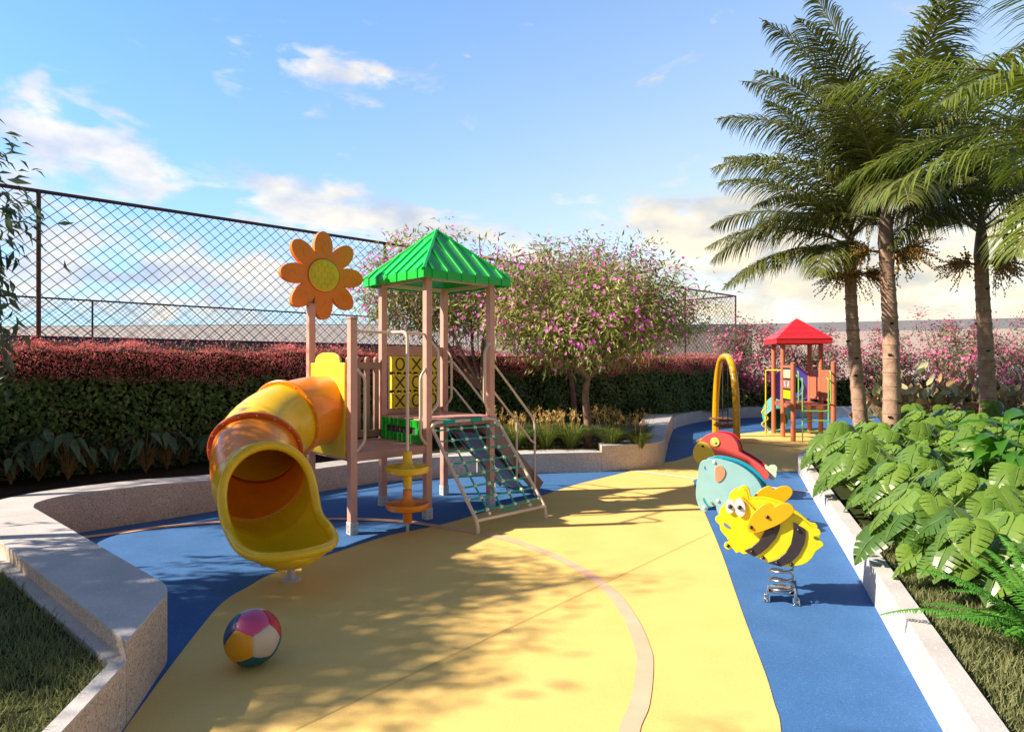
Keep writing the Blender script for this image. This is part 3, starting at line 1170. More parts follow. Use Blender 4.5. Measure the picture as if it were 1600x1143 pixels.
# sloping under-board seen through the net
MB().beam((S - .02, 0, ZU - .24), (S + .86, 0, .06), .46, .02).build('stair_backboard', P_plum, tower, smooth=0, bevel=.003)
for s_ in (-1, 1):
    y = s_ * .405
    m = MB()
    up_ = rounded([(S, y, 1.83), (S + .09, y, 1.83), (1.36, y, 1.03), (1.36, y, 0)], .09, 8)
    lo_ = rounded([(S, y, 1.48), (S + .09, y, 1.48), (1.30, y, .745), (1.36, y, .72)], .09, 8)
    m.tube(up_, .0155, 10)
    m.tube(lo_, .0145, 10)
    m.tube([(1.02, y, 1.02), (1.02, y, .25)], .0145, 10)
    m.build('stair_handrail', P_cream, tower, smooth=50)

# ------------------------------------------------------------------ tube slide
m = MB()
arch = [(-.40, -.40), (.40, -.40), (.40, .62)]
for k in range(13):
    a = math.pi * k / 12
    arch.append((.29 * math.copysign(abs(math.cos(a)) ** .8, math.cos(a)), .62 + .115 * math.sin(a) ** .75))
arch.append((-.40, .62))
hole = []
MP = Matrix.Translation((-3 * S - .045, 0, 1.19)) @ Matrix.Rotation(R(-90), 4, 'Z')
m.prism(arch, 0, .03, MP)
sp = m.build('slide_panel', P_ylp, tower, smooth=40, bevel=.008)

R1 = w2l((-2.00, 7.185, 1.285))
ctrl = [R1, w2l((-2.17, 6.99, 1.28)), w2l((-2.34, 6.62, 1.22)), w2l((-2.42, 6.30, 1.12)), w2l((-2.40, 6.00, .985)), w2l((-2.30, 5.76, .83)), w2l((-2.17, 5.58, .725))]
path = catmull(ctrl, 10)
RT = .375


def tube_open(mb, P, r, n=48):
    """plain open tube with upright frames"""
    m_ = len(P)
    vs = []
    for i in range(m_):
        t = (P[min(i + 1, m_ - 1)] - P[max(i - 1, 0)]).normalized()
        s = t.cross(Vector((0, 0, 1))).normalized()
        u = s.cross(t).normalized()
        for k in range(n):
            a = 2 * math.pi * k / n
            vs.append(P[i] + (s * math.cos(a) + u * math.sin(a)) * r)
    fs = []
    for i in range(m_ - 1):
        for k in range(n):
            l = (k + 1) % n
            fs.append((i * n + k, i * n + l, (i + 1) * n + l, (i + 1) * n + k))
    mb.add(vs, fs)
    return mb


def ring(mb, P, i, r0, r1, w, n=48):
    t = (P[min(i + 1, len(P) - 1)] - P[max(i - 1, 0)]).normalized()
    s = t.cross(Vector((0, 0, 1))).normalized()
    u = s.cross(t).normalized()
    prof = [(r0, -w), (r1 - .008, -w), (r1, -w + .008), (r1, w - .008), (r1 - .008, w), (r0, w)]
    vs, fs = [], []
    for (rr, zz) in prof:
        for k in range(n):
            a = 2 * math.pi * k / n
            vs.append(P[i] + t * zz + (s * math.cos(a) + u * math.sin(a)) * rr)
    q = len(prof)
    for j in range(q):
        j2 = (j + 1) % q
        for k in range(n):
            l = (k + 1) % n
            fs.append((j * n + k, j * n + l, j2 * n + l, j2 * n + k))
    mb.add(vs, fs)
    return s, u, t


cuts = [0, 20, 40, 58]
cols = [P_or, P_yl, P_or]
rims = [P_or, P_yl, P_orin]
for k in range(3):
    seg = path[cuts[k]:cuts[k + 1] + 1]
    sec = tube_open(MB(), seg, RT).build('tube_section', cols[k], tower, smooth=60, solid=.012)
    m = MB()
    if k == 0:
        ring(m, path, 0, RT - .01, RT + .05, .014)
        m.build('flange', P_or, sec, smooth=40)
    m = MB()
    if k < 2:
        s, u, t = ring(m, path, cuts[k + 1], RT - .008, RT + .048, .020)
        for q in range(16):
            a = 2 * math.pi * q / 16 + .1
            c = path[cuts[k + 1]] + (s * math.cos(a) + u * math.sin(a)) * (RT + .030) + t * .018
            m.lathe([(.007, 0), (.007, .006), (.003, .009)], c, 8, axis=Vector((0, 0, 1)).rotation_difference(t).to_matrix(), mi=1)
        m.build('flange', [[P_or, P_orin][k], P_cream], sec, smooth=40)

# exit chute: full circle that opens into a flared trough with a rolled lip
c0 = path[55]
cE = w2l((-1.66, 5.045, .60))
cN = 60
ex = catmull([path[50], c0, w2l((-1.93, 5.335, .655)), cE], 12)[12:]
ex = [ex[int(round(i * (len(ex) - 1) / (cN - 1)))] for i in range(cN)]
ex = []
q0, q1, q2, q3 = c0, c0 + (path[56] - path[54]).normalized() * .26, w2l((-1.84, 5.20, .66)), w2l((-1.60, 4.91, .665))
for i in range(cN):
    t = i / (cN - 1)
    ex.append(((1 - t) ** 3) * q0 + 3 * t * (1 - t) ** 2 * q1 + 3 * t * t * (1 - t) * q2 + t ** 3 * q3)
rows, rimL, rimR = [], [], []
NA = 36
for i in range(cN):
    t = i / (cN - 1)
    tt = (ex[min(i + 1, cN - 1)] - ex[max(i - 1, 0)])
    tt.z *= 1.0 - .75 * min(1, t / .5)
    tt.normalize()
    s = tt.cross(Vector((0, 0, 1))).normalized()
    u = s.cross(tt).normalized()
    if t < .14:
        ph = 180
    elif t < .50:
        q = (t - .14) / .36
        ph = 180 - (180 - 60) * (math.sin(q * math.pi / 2) ** .8)
    else:
        q = (t - .50) / .50
        ph = 60 - 9 * min(1, q * 1.6)
    rr = RT + .012 + .135 * max(0, (t - .32) / .68) ** .8
    lat = 1.0 if t < .62 else max(.03, 1 - ((t - .62) / .382) ** 2.6) ** .5
    if t < .5:
        rows.append([ex[i] + s * (rr * math.sin(R(a))) - u * (rr * math.cos(R(a))) for a in np.linspace(-ph, ph, NA)])
    else:       # spoon end: the floor rises to the lip as it narrows
        cp = math.cos(R(ph))
        rows.append([ex[i] + s * (rr * lat * math.sin(R(a))) - u * (rr * (cp + (math.cos(R(a)) - cp) * lat)) for a in np.linspace(-ph, ph, NA)])
m = MB()
vs = [p for r_ in rows for p in r_]
fs = [(i * NA + k, i * NA + k + 1, (i + 1) * NA + k + 1, (i + 1) * NA + k) for i in range(cN - 1) for k in range(NA - 1)]
m.add(vs, fs)
exo = m.build('slide_exit', P_yl, tower, smooth=60, solid=.012)
i0 = int(.14 * (cN - 1))
lip = [rows[i][0] for i in range(cN - 1, i0 - 1, -1)] + [rows[i][-1] for i in range(i0 + 1, cN - 1)]
# drop points that sit too close, then smooth
lp2 = [lip[0]]
for p in lip[1:]:
    if (p - lp2[-1]).length > .045:
        lp2.append(p)
for _ in range(3):
    lp2 = [(lp2[i - 1] + lp2[i] * 2 + lp2[(i + 1) % len(lp2)]) / 4 for i in range(len(lp2))]
m = MB().tube(catmull(lp2, 4, closed=True), .040, 14, closed=True)
m.build('rolled_lip', P_yl, exo, smooth=70)
m = MB()
for a in (-26, -9, 9, 26):
    pr = []
    for i in range(int(.60 * cN), int(.86 * cN)):
        t = i / (cN - 1)
        r_ = rows[i]
        ph = 60 - 9 * min(1, max(0, (t - .50) / .50) * 1.6)
        k = (a / ph + 1) / 2 * (NA - 1)
        k0 = int(k)
        pr.append(r_[k0].lerp(r_[min(k0 + 1, NA - 1)], k - k0) + Vector((0, 0, .008)))
    m.tube(pr, .007, 6)
m.build('grip_rib', P_yl, exo, smooth=60)
# base block under the lip, supports with round plates
for (wx, wy, top) in ((-1.84, 5.33, .15), (-2.41, 6.02, .50)):
    b = w2l((wx, wy, 0))
    m = MB()
    m.tube([b, b + Vector((0, 0, top))], .030, 14)
    m.lathe([(.085, 0), (.085, .008), (.078, .012)], b + Vector((0, 0, .001)), 28)
    for q in range(3):
        a = q * 2.1
        m.lathe([(.010, .012), (.010, .018)], b + Vector((.06 * math.cos(a), .06 * math.sin(a), 0)), 8)
    m.build('slide_foot', P_foot, tower, smooth=40)
b = w2l((-1.88, 5.24, .165))
MB().box(b, (.15, .12, .08), (0, 0, R(-95))).build('lip_block', P_yl, exo, smooth=0, bevel=.008)
# ------------------------------------------------------------------ ball
BALL_MATS = [plastic('ball_' + n, c, .42, .1) for n, c in (('pink', (.62, .085, .24)), ('yellow', (.72, .33, .008)), ('white', (.62, .52, .43)),
             ('blue', (.01, .07, .22)), ('red', (.55, .012, .03)), ('teal', (.0, .12, .15)), ('green', (.05, .30, .03)))]
P_seam = plastic('ball_seam', (.06, .03, .03), .7, 0)
bc = Vector((-1.555, 3.84, .163))
phi = (1 + 5 ** .5) / 2
DN = []
for a in (-1, 1):
    for b in (-phi, phi):
        DN += [Vector((0, a, b)), Vector((a, b, 0)), Vector((b, 0, a))]
DN = [d.normalized() for d in DN]
view = (Vector((0, 0, CAM_H)) - bc).normalized()
e3 = Vector((1, 1, 1)).normalized()
near = sorted(DN, key=lambda d: -d.dot(e3))[:3]
upv = (near[0] - e3 * near[0].dot(e3)).normalized()
e1 = upv.cross(e3)
zc2 = (Vector((.02, 0, 1)) - view * view.dot(Vector((.02, 0, 1)))).normalized()
x2 = zc2.cross(view)
A1 = Matrix((e1, upv, e3)).transposed()
A2 = Matrix((x2, zc2, view)).transposed()
RB = A2 @ A1.transposed()
FN = [RB @ d for d in DN]
tilt = Matrix.Rotation(.04, 3, view)
FN = [tilt @ d for d in FN]


def scr(d):
    return (d.dot(x2), d.dot(zc2), d.dot(view))


fcol = []
for d in FN:
    x_, y_, w_ = scr(d)
    if w_ > .5:
        c = 0 if y_ > .3 else (1 if x_ < 0 else 2)
    elif w_ > 0:
        if y_ < -.5 and abs(x_) < .4:
            c = 5
        elif x_ < 0:
            c = 3 if y_ > 0 else 4
        else:
            c = 4 if y_ > .1 else 6
    else:
        c = 2 if y_ > .4 else (3 if x_ > 0 else 1)
    fcol.append(c)
bm = bmesh.new()
bmesh.ops.create_icosphere(bm, subdivisions=6, radius=1)
for v in bm.verts:      # pull the points nearest a stitch line onto it
    d = v.co.normalized()
    ds = sorted(FN, key=lambda n: -d.dot(n))
    if d.dot(ds[0]) - d.dot(ds[1]) < .0125:
        pn = (ds[0] - ds[1]).normalized()
        v.co = (d - pn * d.dot(pn)).normalized()
for f in bm.faces:
    d = f.calc_center_median().normalized()
    ds = sorted(range(12), key=lambda i: -d.dot(FN[i]))
    f.material_index = fcol[ds[0]]
    f.smooth = True
for v in bm.verts:
    d = v.co.normalized()
    ds = sorted((d.dot(n) for n in FN), reverse=True)
    g = ds[0] - ds[1]
    v.co = d * (.163 * (1 - .034 * math.exp(-g / .016)))
me = bpy.data.meshes.new('play_ball')
bm.to_mesh(me)
bm.free()
for x_ in BALL_MATS + [P_seam]:
    me.materials.append(x_)
ball = bpy.data.objects.new('play_ball', me)
COL.objects.link(ball)
ball.location = bc
tag(ball, 'soft multicoloured ball of stitched pentagon panels lying on the yellow surface', 'ball')

# ------------------------------------------------------------------ spring riders
Q_bee = plastic('bee_yellow', (.86, .70, .012), .38, .1)
Q_wing = plastic('bee_wing', (.86, .43, .006), .38, .1)
Q_blk = plastic('bee_stripe', (.035, .026, .032), .42, .1)
Q_wht = plastic('eye_white', (.80, .78, .78), .35, .1)
Q_dk = plastic('dark_cap', (.015, .010, .012), .25, .4)
Q_steel = mat('spring_steel', (.55, .50, .46), (.42, .38, .35), rough=.28, scale=40, metal=1.0, rvar=.08)
Q_chrome = mat('polished_bracket', (.62, .60, .60), (.50, .48, .48), rough=.16, scale=18, metal=1.0, rvar=.06)
Q_teal = plastic('elephant_blue', (.27, .51, .56), .40, .15)
Q_cyan = plastic('elephant_edge_blue', (.012, .36, .50), .40, .1)
Q_coral = plastic('elephant_ear', (.80, .27, .16), .42, .05)
Q_red = plastic('parrot_red', (.74, .09, .085), .42, .05)
Q_red2 = plastic('parrot_edge_red', (.70, .012, .03), .42, .05)
Q_beak = plastic('parrot_beak', (.78, .56, .06), .45, .05)
Q_peye = plastic('parrot_eye', (.72, .66, .14), .45, .05)
Q_mint = plastic('parrot_tail', (.55, .74, .52), .45, .05)


def trace(pix, ox, oy, k, cx, cy, s, smooth=3):
    """outline surveyed from an enlargement -> metres in the panel's own plane"""
    P = [((ox + x / k - cx) * s, (cy - (oy + y / k)) * s) for x, y in pix]
    if smooth:
        C = catmull([(x, 0, z) for x, z in P], smooth, closed=True)
        P = [(p.x, p.z) for p in C]
    return P


def ellipse(cx, cz, rx, rz, rot=0, n=28):
    return [(cx + rx * math.cos(t) * math.cos(rot) - rz * math.sin(t) * math.sin(rot),
             cz + rx * math.cos(t) * math.sin(rot) + rz * math.sin(t) * math.cos(rot)) for t in [2 * math.pi * i / n for i in range(n)]]


AXF = Vector((0, 0, 1)).rotation_difference(Vector((0, -1, 0))).to_matrix()


def cap_bolt(m, x, z, y, r=.013, mi=0):
    m.lathe([(r, 0), (r, r * .35), (r * .85, r * .8), (r * .5, r * 1.1), (.001, r * 1.2)], (x, y, z), 14, axis=AXF, mi=mi)


def spring_base(root, y0, top, rr=.084, turns=3.3):
    m = MB()
    hel = []
    n = int(turns * 28)
    for i in range(n + 1):
        a = 2 * math.pi * i / 28 + 2.6
        hel.append((rr * math.cos(a), y0 + rr * math.sin(a), .085 + (top - .085) * i / n))
    m.tube(hel, .0085, 8)
    m.build('spring', Q_steel, root, smooth=70)
    m = MB()
    m.box((0, y0, .075), (.185, .12, .010))
    for sx in (-1, 1):
        m.box((sx * .095, y0, .045), (.016, .14, .09))
        m.box((sx * .104, y0, .006), (.05, .15, .010))
        for sy in (-1, 1):
            m.lathe([(.010, 0), (.010, .010), (.005, .013)], (sx * .113, y0 + sy * .05, .011), 8)
    m.lathe([(.088, .08), (.088, .10), (.080, .104)], (0, y0, 0), 24)
    m.build('spring_bracket', Q_chrome, root, smooth=30, bevel=.003)


# --- bee
BS = .00484
yaw = R(-22)
bee = empty('bee_rider', (2.045, 4.86, 0), yaw, 'yellow bee spring rider with black stripes and big white eyes on a coil spring', 'spring rider')
bo = dict(ox=1110, oy=740, k=5.443, cx=1222, cy=944, s=BS * .955)
body = [(172, 205), (178, 165), (203, 134), (240, 126), (262, 106), (300, 105), (326, 130), (337, 170), (348, 203), (400, 200), (470, 198), (560, 215),
        (640, 240), (700, 285), (760, 320), (812, 362), (862, 402), (902, 408), (922, 436), (908, 465), (872, 474), (868, 490), (890, 508),
        (930, 516), (943, 540), (922, 566), (882, 602), (852, 660), (800, 715), (730, 745), (640, 762), (560, 755), (490, 738), (430, 712),
        (380, 696), (330, 682), (295, 691), (265, 674), (236, 686), (214, 658), (192, 652), (170, 664), (145, 656), (130, 632), (142, 604), (168, 592),
        (170, 574), (138, 540), (100, 492), (94, 452), (62, 420), (56, 388), (78, 364), (108, 358), (96, 322), (106, 288), (140, 268), (150, 235)]
mouth = [(125, 432), (140, 424), (165, 440), (190, 466), (168, 470), (140, 458)]
bp = trace(body, **bo)
MF = Matrix.Identity(4)
m = MB().prism(bp, -.115, .022)
bf = m.build('body_panel', Q_bee, bee, smooth=40, bevel=.004)
mp_ = trace(mouth, **bo)
MB().prism(mp_, -.1185, .004).build('mouth', plastic('bee_mouth', (.16, .24, .42), .5, 0), bf, smooth=30)
# the panel behind follows the body but has no face
m = MB().prism([(x * .97, z * .97 + .01) for x, z in bp], .093, .022)
m.build('body_panel', Q_bee, bee, smooth=40, bevel=.004)
st1 = [(472, 462), (600, 385), (592, 440), (560, 520), (500, 602), (440, 662), (386, 700), (300, 655), (365, 616), (420, 562), (452, 510)]
st2 = [(703, 365), (798, 415), (801, 470), (790, 542), (745, 642), (690, 708), (604, 761), (490, 741), (570, 704), (640, 640), (684, 556), (702, 460)]
for q in (st1, st2):
    MB().prism(trace(q, smooth=0, **bo), -.129, .0135).build('stripe', Q_blk, bee, smooth=30, bevel=.003)
wing = [(328, 440), (334, 400), (358, 342), (400, 282), (456, 228), (508, 208), (532, 222), (548, 238), (600, 206), (655, 196), (694, 214), (709, 250),
        (690, 294), (640, 346), (580, 392), (505, 434), (445, 464), (390, 480), (346, 474)]
wp = trace(wing, **bo)
wf = MB().prism(wp, -.155, .018).build('wing', Q_wing, bee, smooth=40, bevel=.004)
wr = MB().prism([(x, z + .075) for x, z in wp], .135, .018).build('wing', Q_wing, bee, smooth=40, bevel=.004)
ex0 = lambda x, y: trace([(x, y)], smooth=0, **bo)[0]
u_ = BS * .955 / 5.443
for (x, y, rx, rz, rot) in ((188, 270, 40, 64, -.12), (268, 272, 47, 82, .10)):
    c = ex0(x, y)
    e_ = MB().prism(ellipse(c[0], c[1], rx * u_, rz * u_, rot), -.137, .0215).build('eye', Q_wht, bee, smooth=40, bevel=.003)
    m = MB()
    cc = ex0(x - 3, y - 2)
    m.lathe([(.017, 0), (.017, .008), (.012, .016), (.001, .019)], (cc[0], -.137, cc[1]), 16, axis=AXF)
    m.build('pupil', Q_dk, e_, smooth=50)
brow = [(275, 178), (288, 172), (382, 262), (372, 275)]
MB().prism(trace(brow, smooth=0, **bo), -.132, .017).build('eyebrow', Q_wing, bee, smooth=30, bevel=.002)
for (x, y, yy) in ((495, 330, -.155), (362, 432, -.155), (532, 450, -.129), (745, 428, -.129), (368, 655, -.129), (460, 703, -.115), (572, 730, -.129), (690, 735, -.115), (165, 628, -.115)):
    c = ex0(x, y)
    m = MB()
    cap_bolt(m, c[0], c[1], yy + .001, .0145)
    m.build('cap_bolt', Q_dk, bee, smooth=50)
MB().box((.02, 0, .50), (.26, .185, .03)).build('seat', Q_blk, bee, smooth=0, bevel=.01)
c = ex0(420, 330)
m = MB().tube([(c[0], -.14, c[1]), (c[0], .30, c[1])], .013, 12)
m.build('handlebar', Q_dk, bee)
c = ex0(165, 628)
m = MB().tube([(c[0], -.11, c[1]), (c[0], .26, c[1])], .013, 12)
m.build('footrest', Q_dk, bee)
m = MB().box((0.01, 0, .325), (.20, .186, .05))
m.build('spring_mount', Q_steel, bee, smooth=0, bevel=.004)
spring_base(bee, 0, .31)

# --- elephant
ES = .0069
el_y = 6.95
ele = empty('elephant_rider', (2.47, el_y + .05, 0), R(-31), 'pale blue elephant spring rider with a coral ear behind the bee', 'spring rider')
eo = dict(ox=1090, oy=640, k=7.14, cx=1158, cy=827, s=ES)
ebody = [(62, 800), (78, 700), (90, 640), (112, 590), (150, 568), (180, 560), (205, 548), (290, 543), (400, 560), (500, 588), (600, 638), (690, 708), (748, 785), (775, 860),
         (790, 950), (790, 1050), (770, 1130), (735, 1180), (690, 1195), (640, 1190), (610, 1150), (560, 1130), (480, 1128), (430, 1150), (400, 1190),
         (350, 1200), (310, 1180), (285, 1120), (268, 1080), (235, 1090), (190, 1070), (160, 1020), (145, 1000), (138, 1020), (155, 1060),
         (185, 1100), (180, 1140), (150, 1158), (110, 1145), (78, 1090), (56, 1020), (50, 940)]
epl = trace(ebody, **eo)
fb = MB().prism(epl, -.14, .022).build('body_panel', [Q_teal], ele, smooth=40, bevel=.004)
MB().prism(epl, .115, .022).build('body_panel', [Q_cyan], ele, smooth=40, bevel=.004)
# wide curved back between the two panels
bk = [p for p in trace([(300, 548), (400, 562), (500, 590), (600, 640), (690, 710), (748, 787), (775, 862), (786, 950)], smooth=0, **eo)]
vs, fs = [], []
bkc = catmull([(x, 0, z) for x, z in bk], 4)
for p in bkc:
    vs += [(p.x - .02, -.118, p.z - .03), (p.x - .02, .115, p.z - .03)]
fs = [(2 * i, 2 * i + 1, 2 * i + 3, 2 * i + 2) for i in range(len(bkc) - 1)]
MB().add(vs, fs).build('back_cover', Q_cyan, ele, solid=.014)
ep0 = lambda x, y: trace([(x, y)], smooth=0, **eo)[0]
ear = [(270, 660), (300, 620), (340, 620), (378, 660), (382, 705), (355, 765), (318, 800), (290, 802), (274, 780), (270, 720)]
MB().prism(trace(ear, **eo), -.152, .012).build('ear', Q_coral, ele, smooth=40, bevel=.003)
m = MB()
ey = trace([(155, 632), (146, 650), (146, 664), (158, 678), (176, 672), (164, 668), (156, 652), (160, 640)], smooth=0, **eo)
m.prism(ey, -.1435, .004)
m.build('eye', plastic('eye_slot_blue', (.05, .16, .42), .5, 0), ele)
for (x, y) in ((260, 585), (300, 1016), (150, 1110)):
    c = ep0(x, y)
    m = MB()
    cap_bolt(m, c[0], c[1], -.139, .019)
    m.build('cap_bolt', Q_wht, ele, smooth=50)
c = ep0(330, 560)
MB().tube([(c[0], -.135, c[1] - .03), (c[0], .27, c[1] - .03)], .014, 12).build('handlebar', Q_chrome, ele)
c = ep0(230, 1045)
MB().tube([(c[0], -.17, c[1]), (c[0], .28, c[1])], .014, 12).build('footrest', Q_chrome, ele)
MB().box((.05, 0, .42), (.30, .24, .03)).build('seat', Q_blk, ele, smooth=0, bevel=.01)
MB().box((.03, 0, .33), (.22, .235, .05)).build('spring_mount', Q_steel, ele, smooth=0, bevel=.004)
spring_base(ele, 0, .31)

# --- parrot
PS = .0088
par = empty('parrot_rider', (3.06, 8.75, 0), R(-31), 'red parrot spring rider with a yellow beak behind the elephant', 'spring rider')
po = dict(ox=1090, oy=640, k=7.14, cx=1151, cy=776, s=PS)
pb = [(60, 400), (80, 365), (105, 335), (145, 305), (185, 288), (260, 275), (340, 280), (410, 305), (450, 345), (475, 390), (486, 430), (492, 465), (530, 490), (600, 525),
      (680, 575), (760, 640), (800, 690), (790, 730), (740, 760), (640, 800), (520, 830), (400, 820), (300, 780), (200, 740), (120, 690), (80, 600), (60, 500)]
pp = trace(pb, **po)
MB().prism(pp, -.13, .022).build('body_panel', Q_red, par, smooth=40, bevel=.004)
MB().prism(pp, .105, .022).build('body_panel', Q_red2, par, smooth=40, bevel=.004)
bkc = catmull([(x, 0, z) for x, z in trace([(105, 335), (145, 305), (185, 288), (260, 275), (340, 280), (410, 305), (450, 345), (475, 390), (486, 430), (492, 465),
                                            (530, 490), (600, 525), (680, 575), (760, 640)], smooth=0, **po)], 3)
vs = []
for p in bkc:
    vs += [(p.x - .012, -.108, p.z - .025), (p.x - .012, .105, p.z - .025)]
MB().add(vs, [(2 * i, 2 * i + 1, 2 * i + 3, 2 * i + 2) for i in range(len(bkc) - 1)]).build('back_cover', Q_red2, par, solid=.014)
pq = lambda x, y: trace([(x, y)], smooth=0, **po)[0]
u_ = PS / 7.14
c = pq(104, 520)
bkp = [(75, 385), (125, 387), (170, 415), (210, 465), (236, 520), (235, 580), (200, 625), (150, 648), (85, 648), (40, 620), (5, 570), (-8, 510), (10, 450), (40, 405)]
bk_ = MB().prism(trace(bkp, **po), -.145, .0145).build('beak', Q_beak, par, smooth=40, bevel=.003)
c = pq(104, 433)
m = MB()
cap_bolt(m, c[0], c[1], -.144, .018)
m.build('nostril', Q_blk, bk_, smooth=50)
c = pq(236, 380)
e_ = MB().lathe([(51 * u_, 0), (51 * u_, .012), (46 * u_, .016), (16 * u_, .016), (14 * u_, .030), (.001, .034)], (c[0], -.129, c[1]), 28, axis=AXF).build('eye', Q_peye, par, smooth=30)
tl = [(745, 610), (760, 595), (780, 615), (800, 600), (830, 592), (860, 600), (873, 630), (865, 665), (865, 700), (850, 735), (828, 760), (790, 740), (770, 690)]
MB().prism(trace(tl, **po), -.06, .02).build('tail_feather', Q_mint, par, smooth=40, bevel=.003)
MB().box((.05, 0, .50), (.30, .215, .03)).build('seat', Q_blk, par, smooth=0, bevel=.01)
c = pq(300, 330)
MB().tube([(c[0], -.12, c[1] - .06), (c[0], .26, c[1] - .06)], .014, 12).build('handlebar', Q_dk, par)
MB().box((.03, 0, .36), (.22, .215, .10)).build('spring_mount', Q_steel, par, smooth=0, bevel=.004)
spring_base(par, 0, .32)

# ------------------------------------------------------------------ yellow arch with hanging rope swing
A_y = plastic('arch_yellow', (.82, .40, .004), .28, .3)
A_rope = mat('brown_rope', (.07, .04, .035), rough=.8, scale=90, bump=.5, bscale=300)
A_wood = mat('swing_wood', (.34, .155, .075), (.24, .10, .05), rough=.6, scale=18, bump=.2, bscale=60)
L0, L1 = Vector((5.02, 15.8, 0)), Vector((4.83, 13.75, 0))
arch = empty('swing_arch', (L0 + L1) / 2, 0, 'tall yellow oval arch holding a rope swing with wooden rungs', 'swing')
o_ = (L0 + L1) / 2
ax = (L1 - L0) / 2
Pa = []
for i in range(41):
    a = math.pi * i / 40
    cs = math.cos(a)
    Pa.append(-ax * (abs(cs) ** .72 * (1 if cs >= 0 else -1)) + Vector((0, 0, 1.965 * math.sin(a) ** .80)))
side = ax.normalized().cross(Vector((0, 0, 1)))
m = MB().tube(Pa, .076, 14)
m.build('arch_tube', A_y, arch, smooth=60)
for e in (-1, 1):
    MB().lathe([(.11, 0), (.11, .012), (.07, .016), (.066, .05)], ax * e + Vector((0, 0, .005)), 24).build('base_plate', P_foot, arch, smooth=30)
tops = []
for k, (t, dx) in enumerate(((-.36, -.03), (-.12, .03), (.12, -.03), (.36, .03))):
    zz = 1.965 * (1 - abs(t * 1.05) ** 2.4) - .07
    MB().tube([ax * t + side * dx + Vector((0, 0, zz)), ax * t + side * dx + Vector((0, 0, .42))], .011, 6).build('rope', A_rope, arch)
for k, (t, zz) in enumerate(((-.26, .50), (.26, .44), (-.02, .37))):
    MB().box(ax * t + Vector((0, 0, zz)), (.42, .52, .045), (0, 0, .12 - .1 * k)).build('wooden_seat', A_wood, arch, smooth=0, bevel=.008)

# ------------------------------------------------------------------ far red-roofed tower
T_post = plastic('terracotta_post', (.52, .165, .085), .5, 0)
T_deck = plastic('terracotta_deck', (.36, .12, .075), .55, 0)
T_roof = plastic('red_roof', (.74, .022, .034), .4, .1)
T_blue = plastic('violet_blue_panel', (.13, .12, .80), .42, .1)
T_turq = plastic('turquoise_tube', (.10, .50, .42), .4, .15)
T_yrod = plastic('yellow_rod', (.80, .60, .01), .4, .1)
T_grod = plastic('green_rod', (.22, .55, .10), .4, .1)
T_tile = [plastic('tile_' + n, c, .45, 0) for n, c in (('cream', (.74, .62, .38)), ('red', (.70, .16, .14)), ('lime', (.55, .72, .01)), ('white', (.75, .70, .66)))]
ty2 = R(-8.5)
s2 = .44
rt = empty('red_roof_tower', (7.15, 16.08, 0), ty2, 'small far play tower with red tiled roof, terracotta round posts and blue arch panel', 'playground tower')
corn = [(-s2, -s2), (s2, -s2), (s2, s2), (-s2, s2)]
for (x, y, h_) in [(*c, 2.34) for c in corn] + [(-s2, -3 * s2, 1.80), (s2, -3 * s2, 1.82)]:
    p = MB().tube([(x, y, 0), (x, y, h_)], .056, 18).build('post', T_post, rt, smooth=50)
    if h_ < 2:
        MB().lathe([(.058, 0), (.058, .012), (.04, .03), (.001, .036)], (x, y, h_), 18).build('post_cap', T_post, p, smooth=40)
m = MB()
for k in range(9):
    m.box((0, s2 - .08 - k * .1935, .825), (2 * s2 - .02, .185, .04))
for sx in (-1, 1):
    m.box((sx * (s2 - .03), -s2, .79), (.05, 4 * s2, .09))
m.box((0, -3 * s2 + .03, .79), (2 * s2 - .1, .05, .09))
m.build('deck', T_deck, rt, smooth=0, bevel=.004)
Er = s2 + .20
m = MB()
zz0, zz1, zz2 = 2.29, 2.40, 2.93
prev = [(-Er, -Er, zz0), (Er, -Er, zz0), (Er, Er, zz0), (-Er, Er, zz0)]
m.add(prev + [(a[0], a[1], zz1) for a in prev], [(0, 1, 5, 4), (1, 2, 6, 5), (2, 3, 7, 6), (3, 0, 4, 7)])
for k in range(4):         # lapped courses
    t0, t1 = k / 4, (k + 1) / 4
    e0, e1 = Er * (1 - t0) + .012, Er * (1 - t1) + (0 if k < 3 else .001)
    z0_, z1_ = zz1 + (zz2 - zz1) * t0, zz1 + (zz2 - zz1) * t1
    lo_ = [(-e0, -e0, z0_ + .012), (e0, -e0, z0_ + .012), (e0, e0, z0_ + .012), (-e0, e0, z0_ + .012)]
    hi_ = [(-e1, -e1, z1_ + .012), (e1, -e1, z1_ + .012), (e1, e1, z1_ + .012), (-e1, e1, z1_ + .012)]
    lw_ = [(p[0] * .985, p[1] * .985, p[2] - .016) for p in lo_]
    m.add(lo_ + hi_ + lw_, [(0, 1, 5, 4), (1, 2, 6, 5), (2, 3, 7, 6), (3, 0, 4, 7), (8, 9, 1, 0), (9, 10, 2, 1), (10, 11, 3, 2), (11, 8, 0, 3)])
m.build('roof', T_roof, rt, smooth=0)
# blue arch panel at the back with a round opening
outl = [(-.38, .86), (.38, .86), (.38, 1.60)] + [(.26 * math.cos(a), 1.60 + .17 * math.sin(a)) for a in [math.pi * i / 10 for i in range(11)]] + [(-.38, 1.60)]
m = MB()
hn = 32
hc = [(.25 * math.cos(2 * math.pi * i / hn), 1.28 + .28 * math.sin(2 * math.pi * i / hn)) for i in range(hn)]


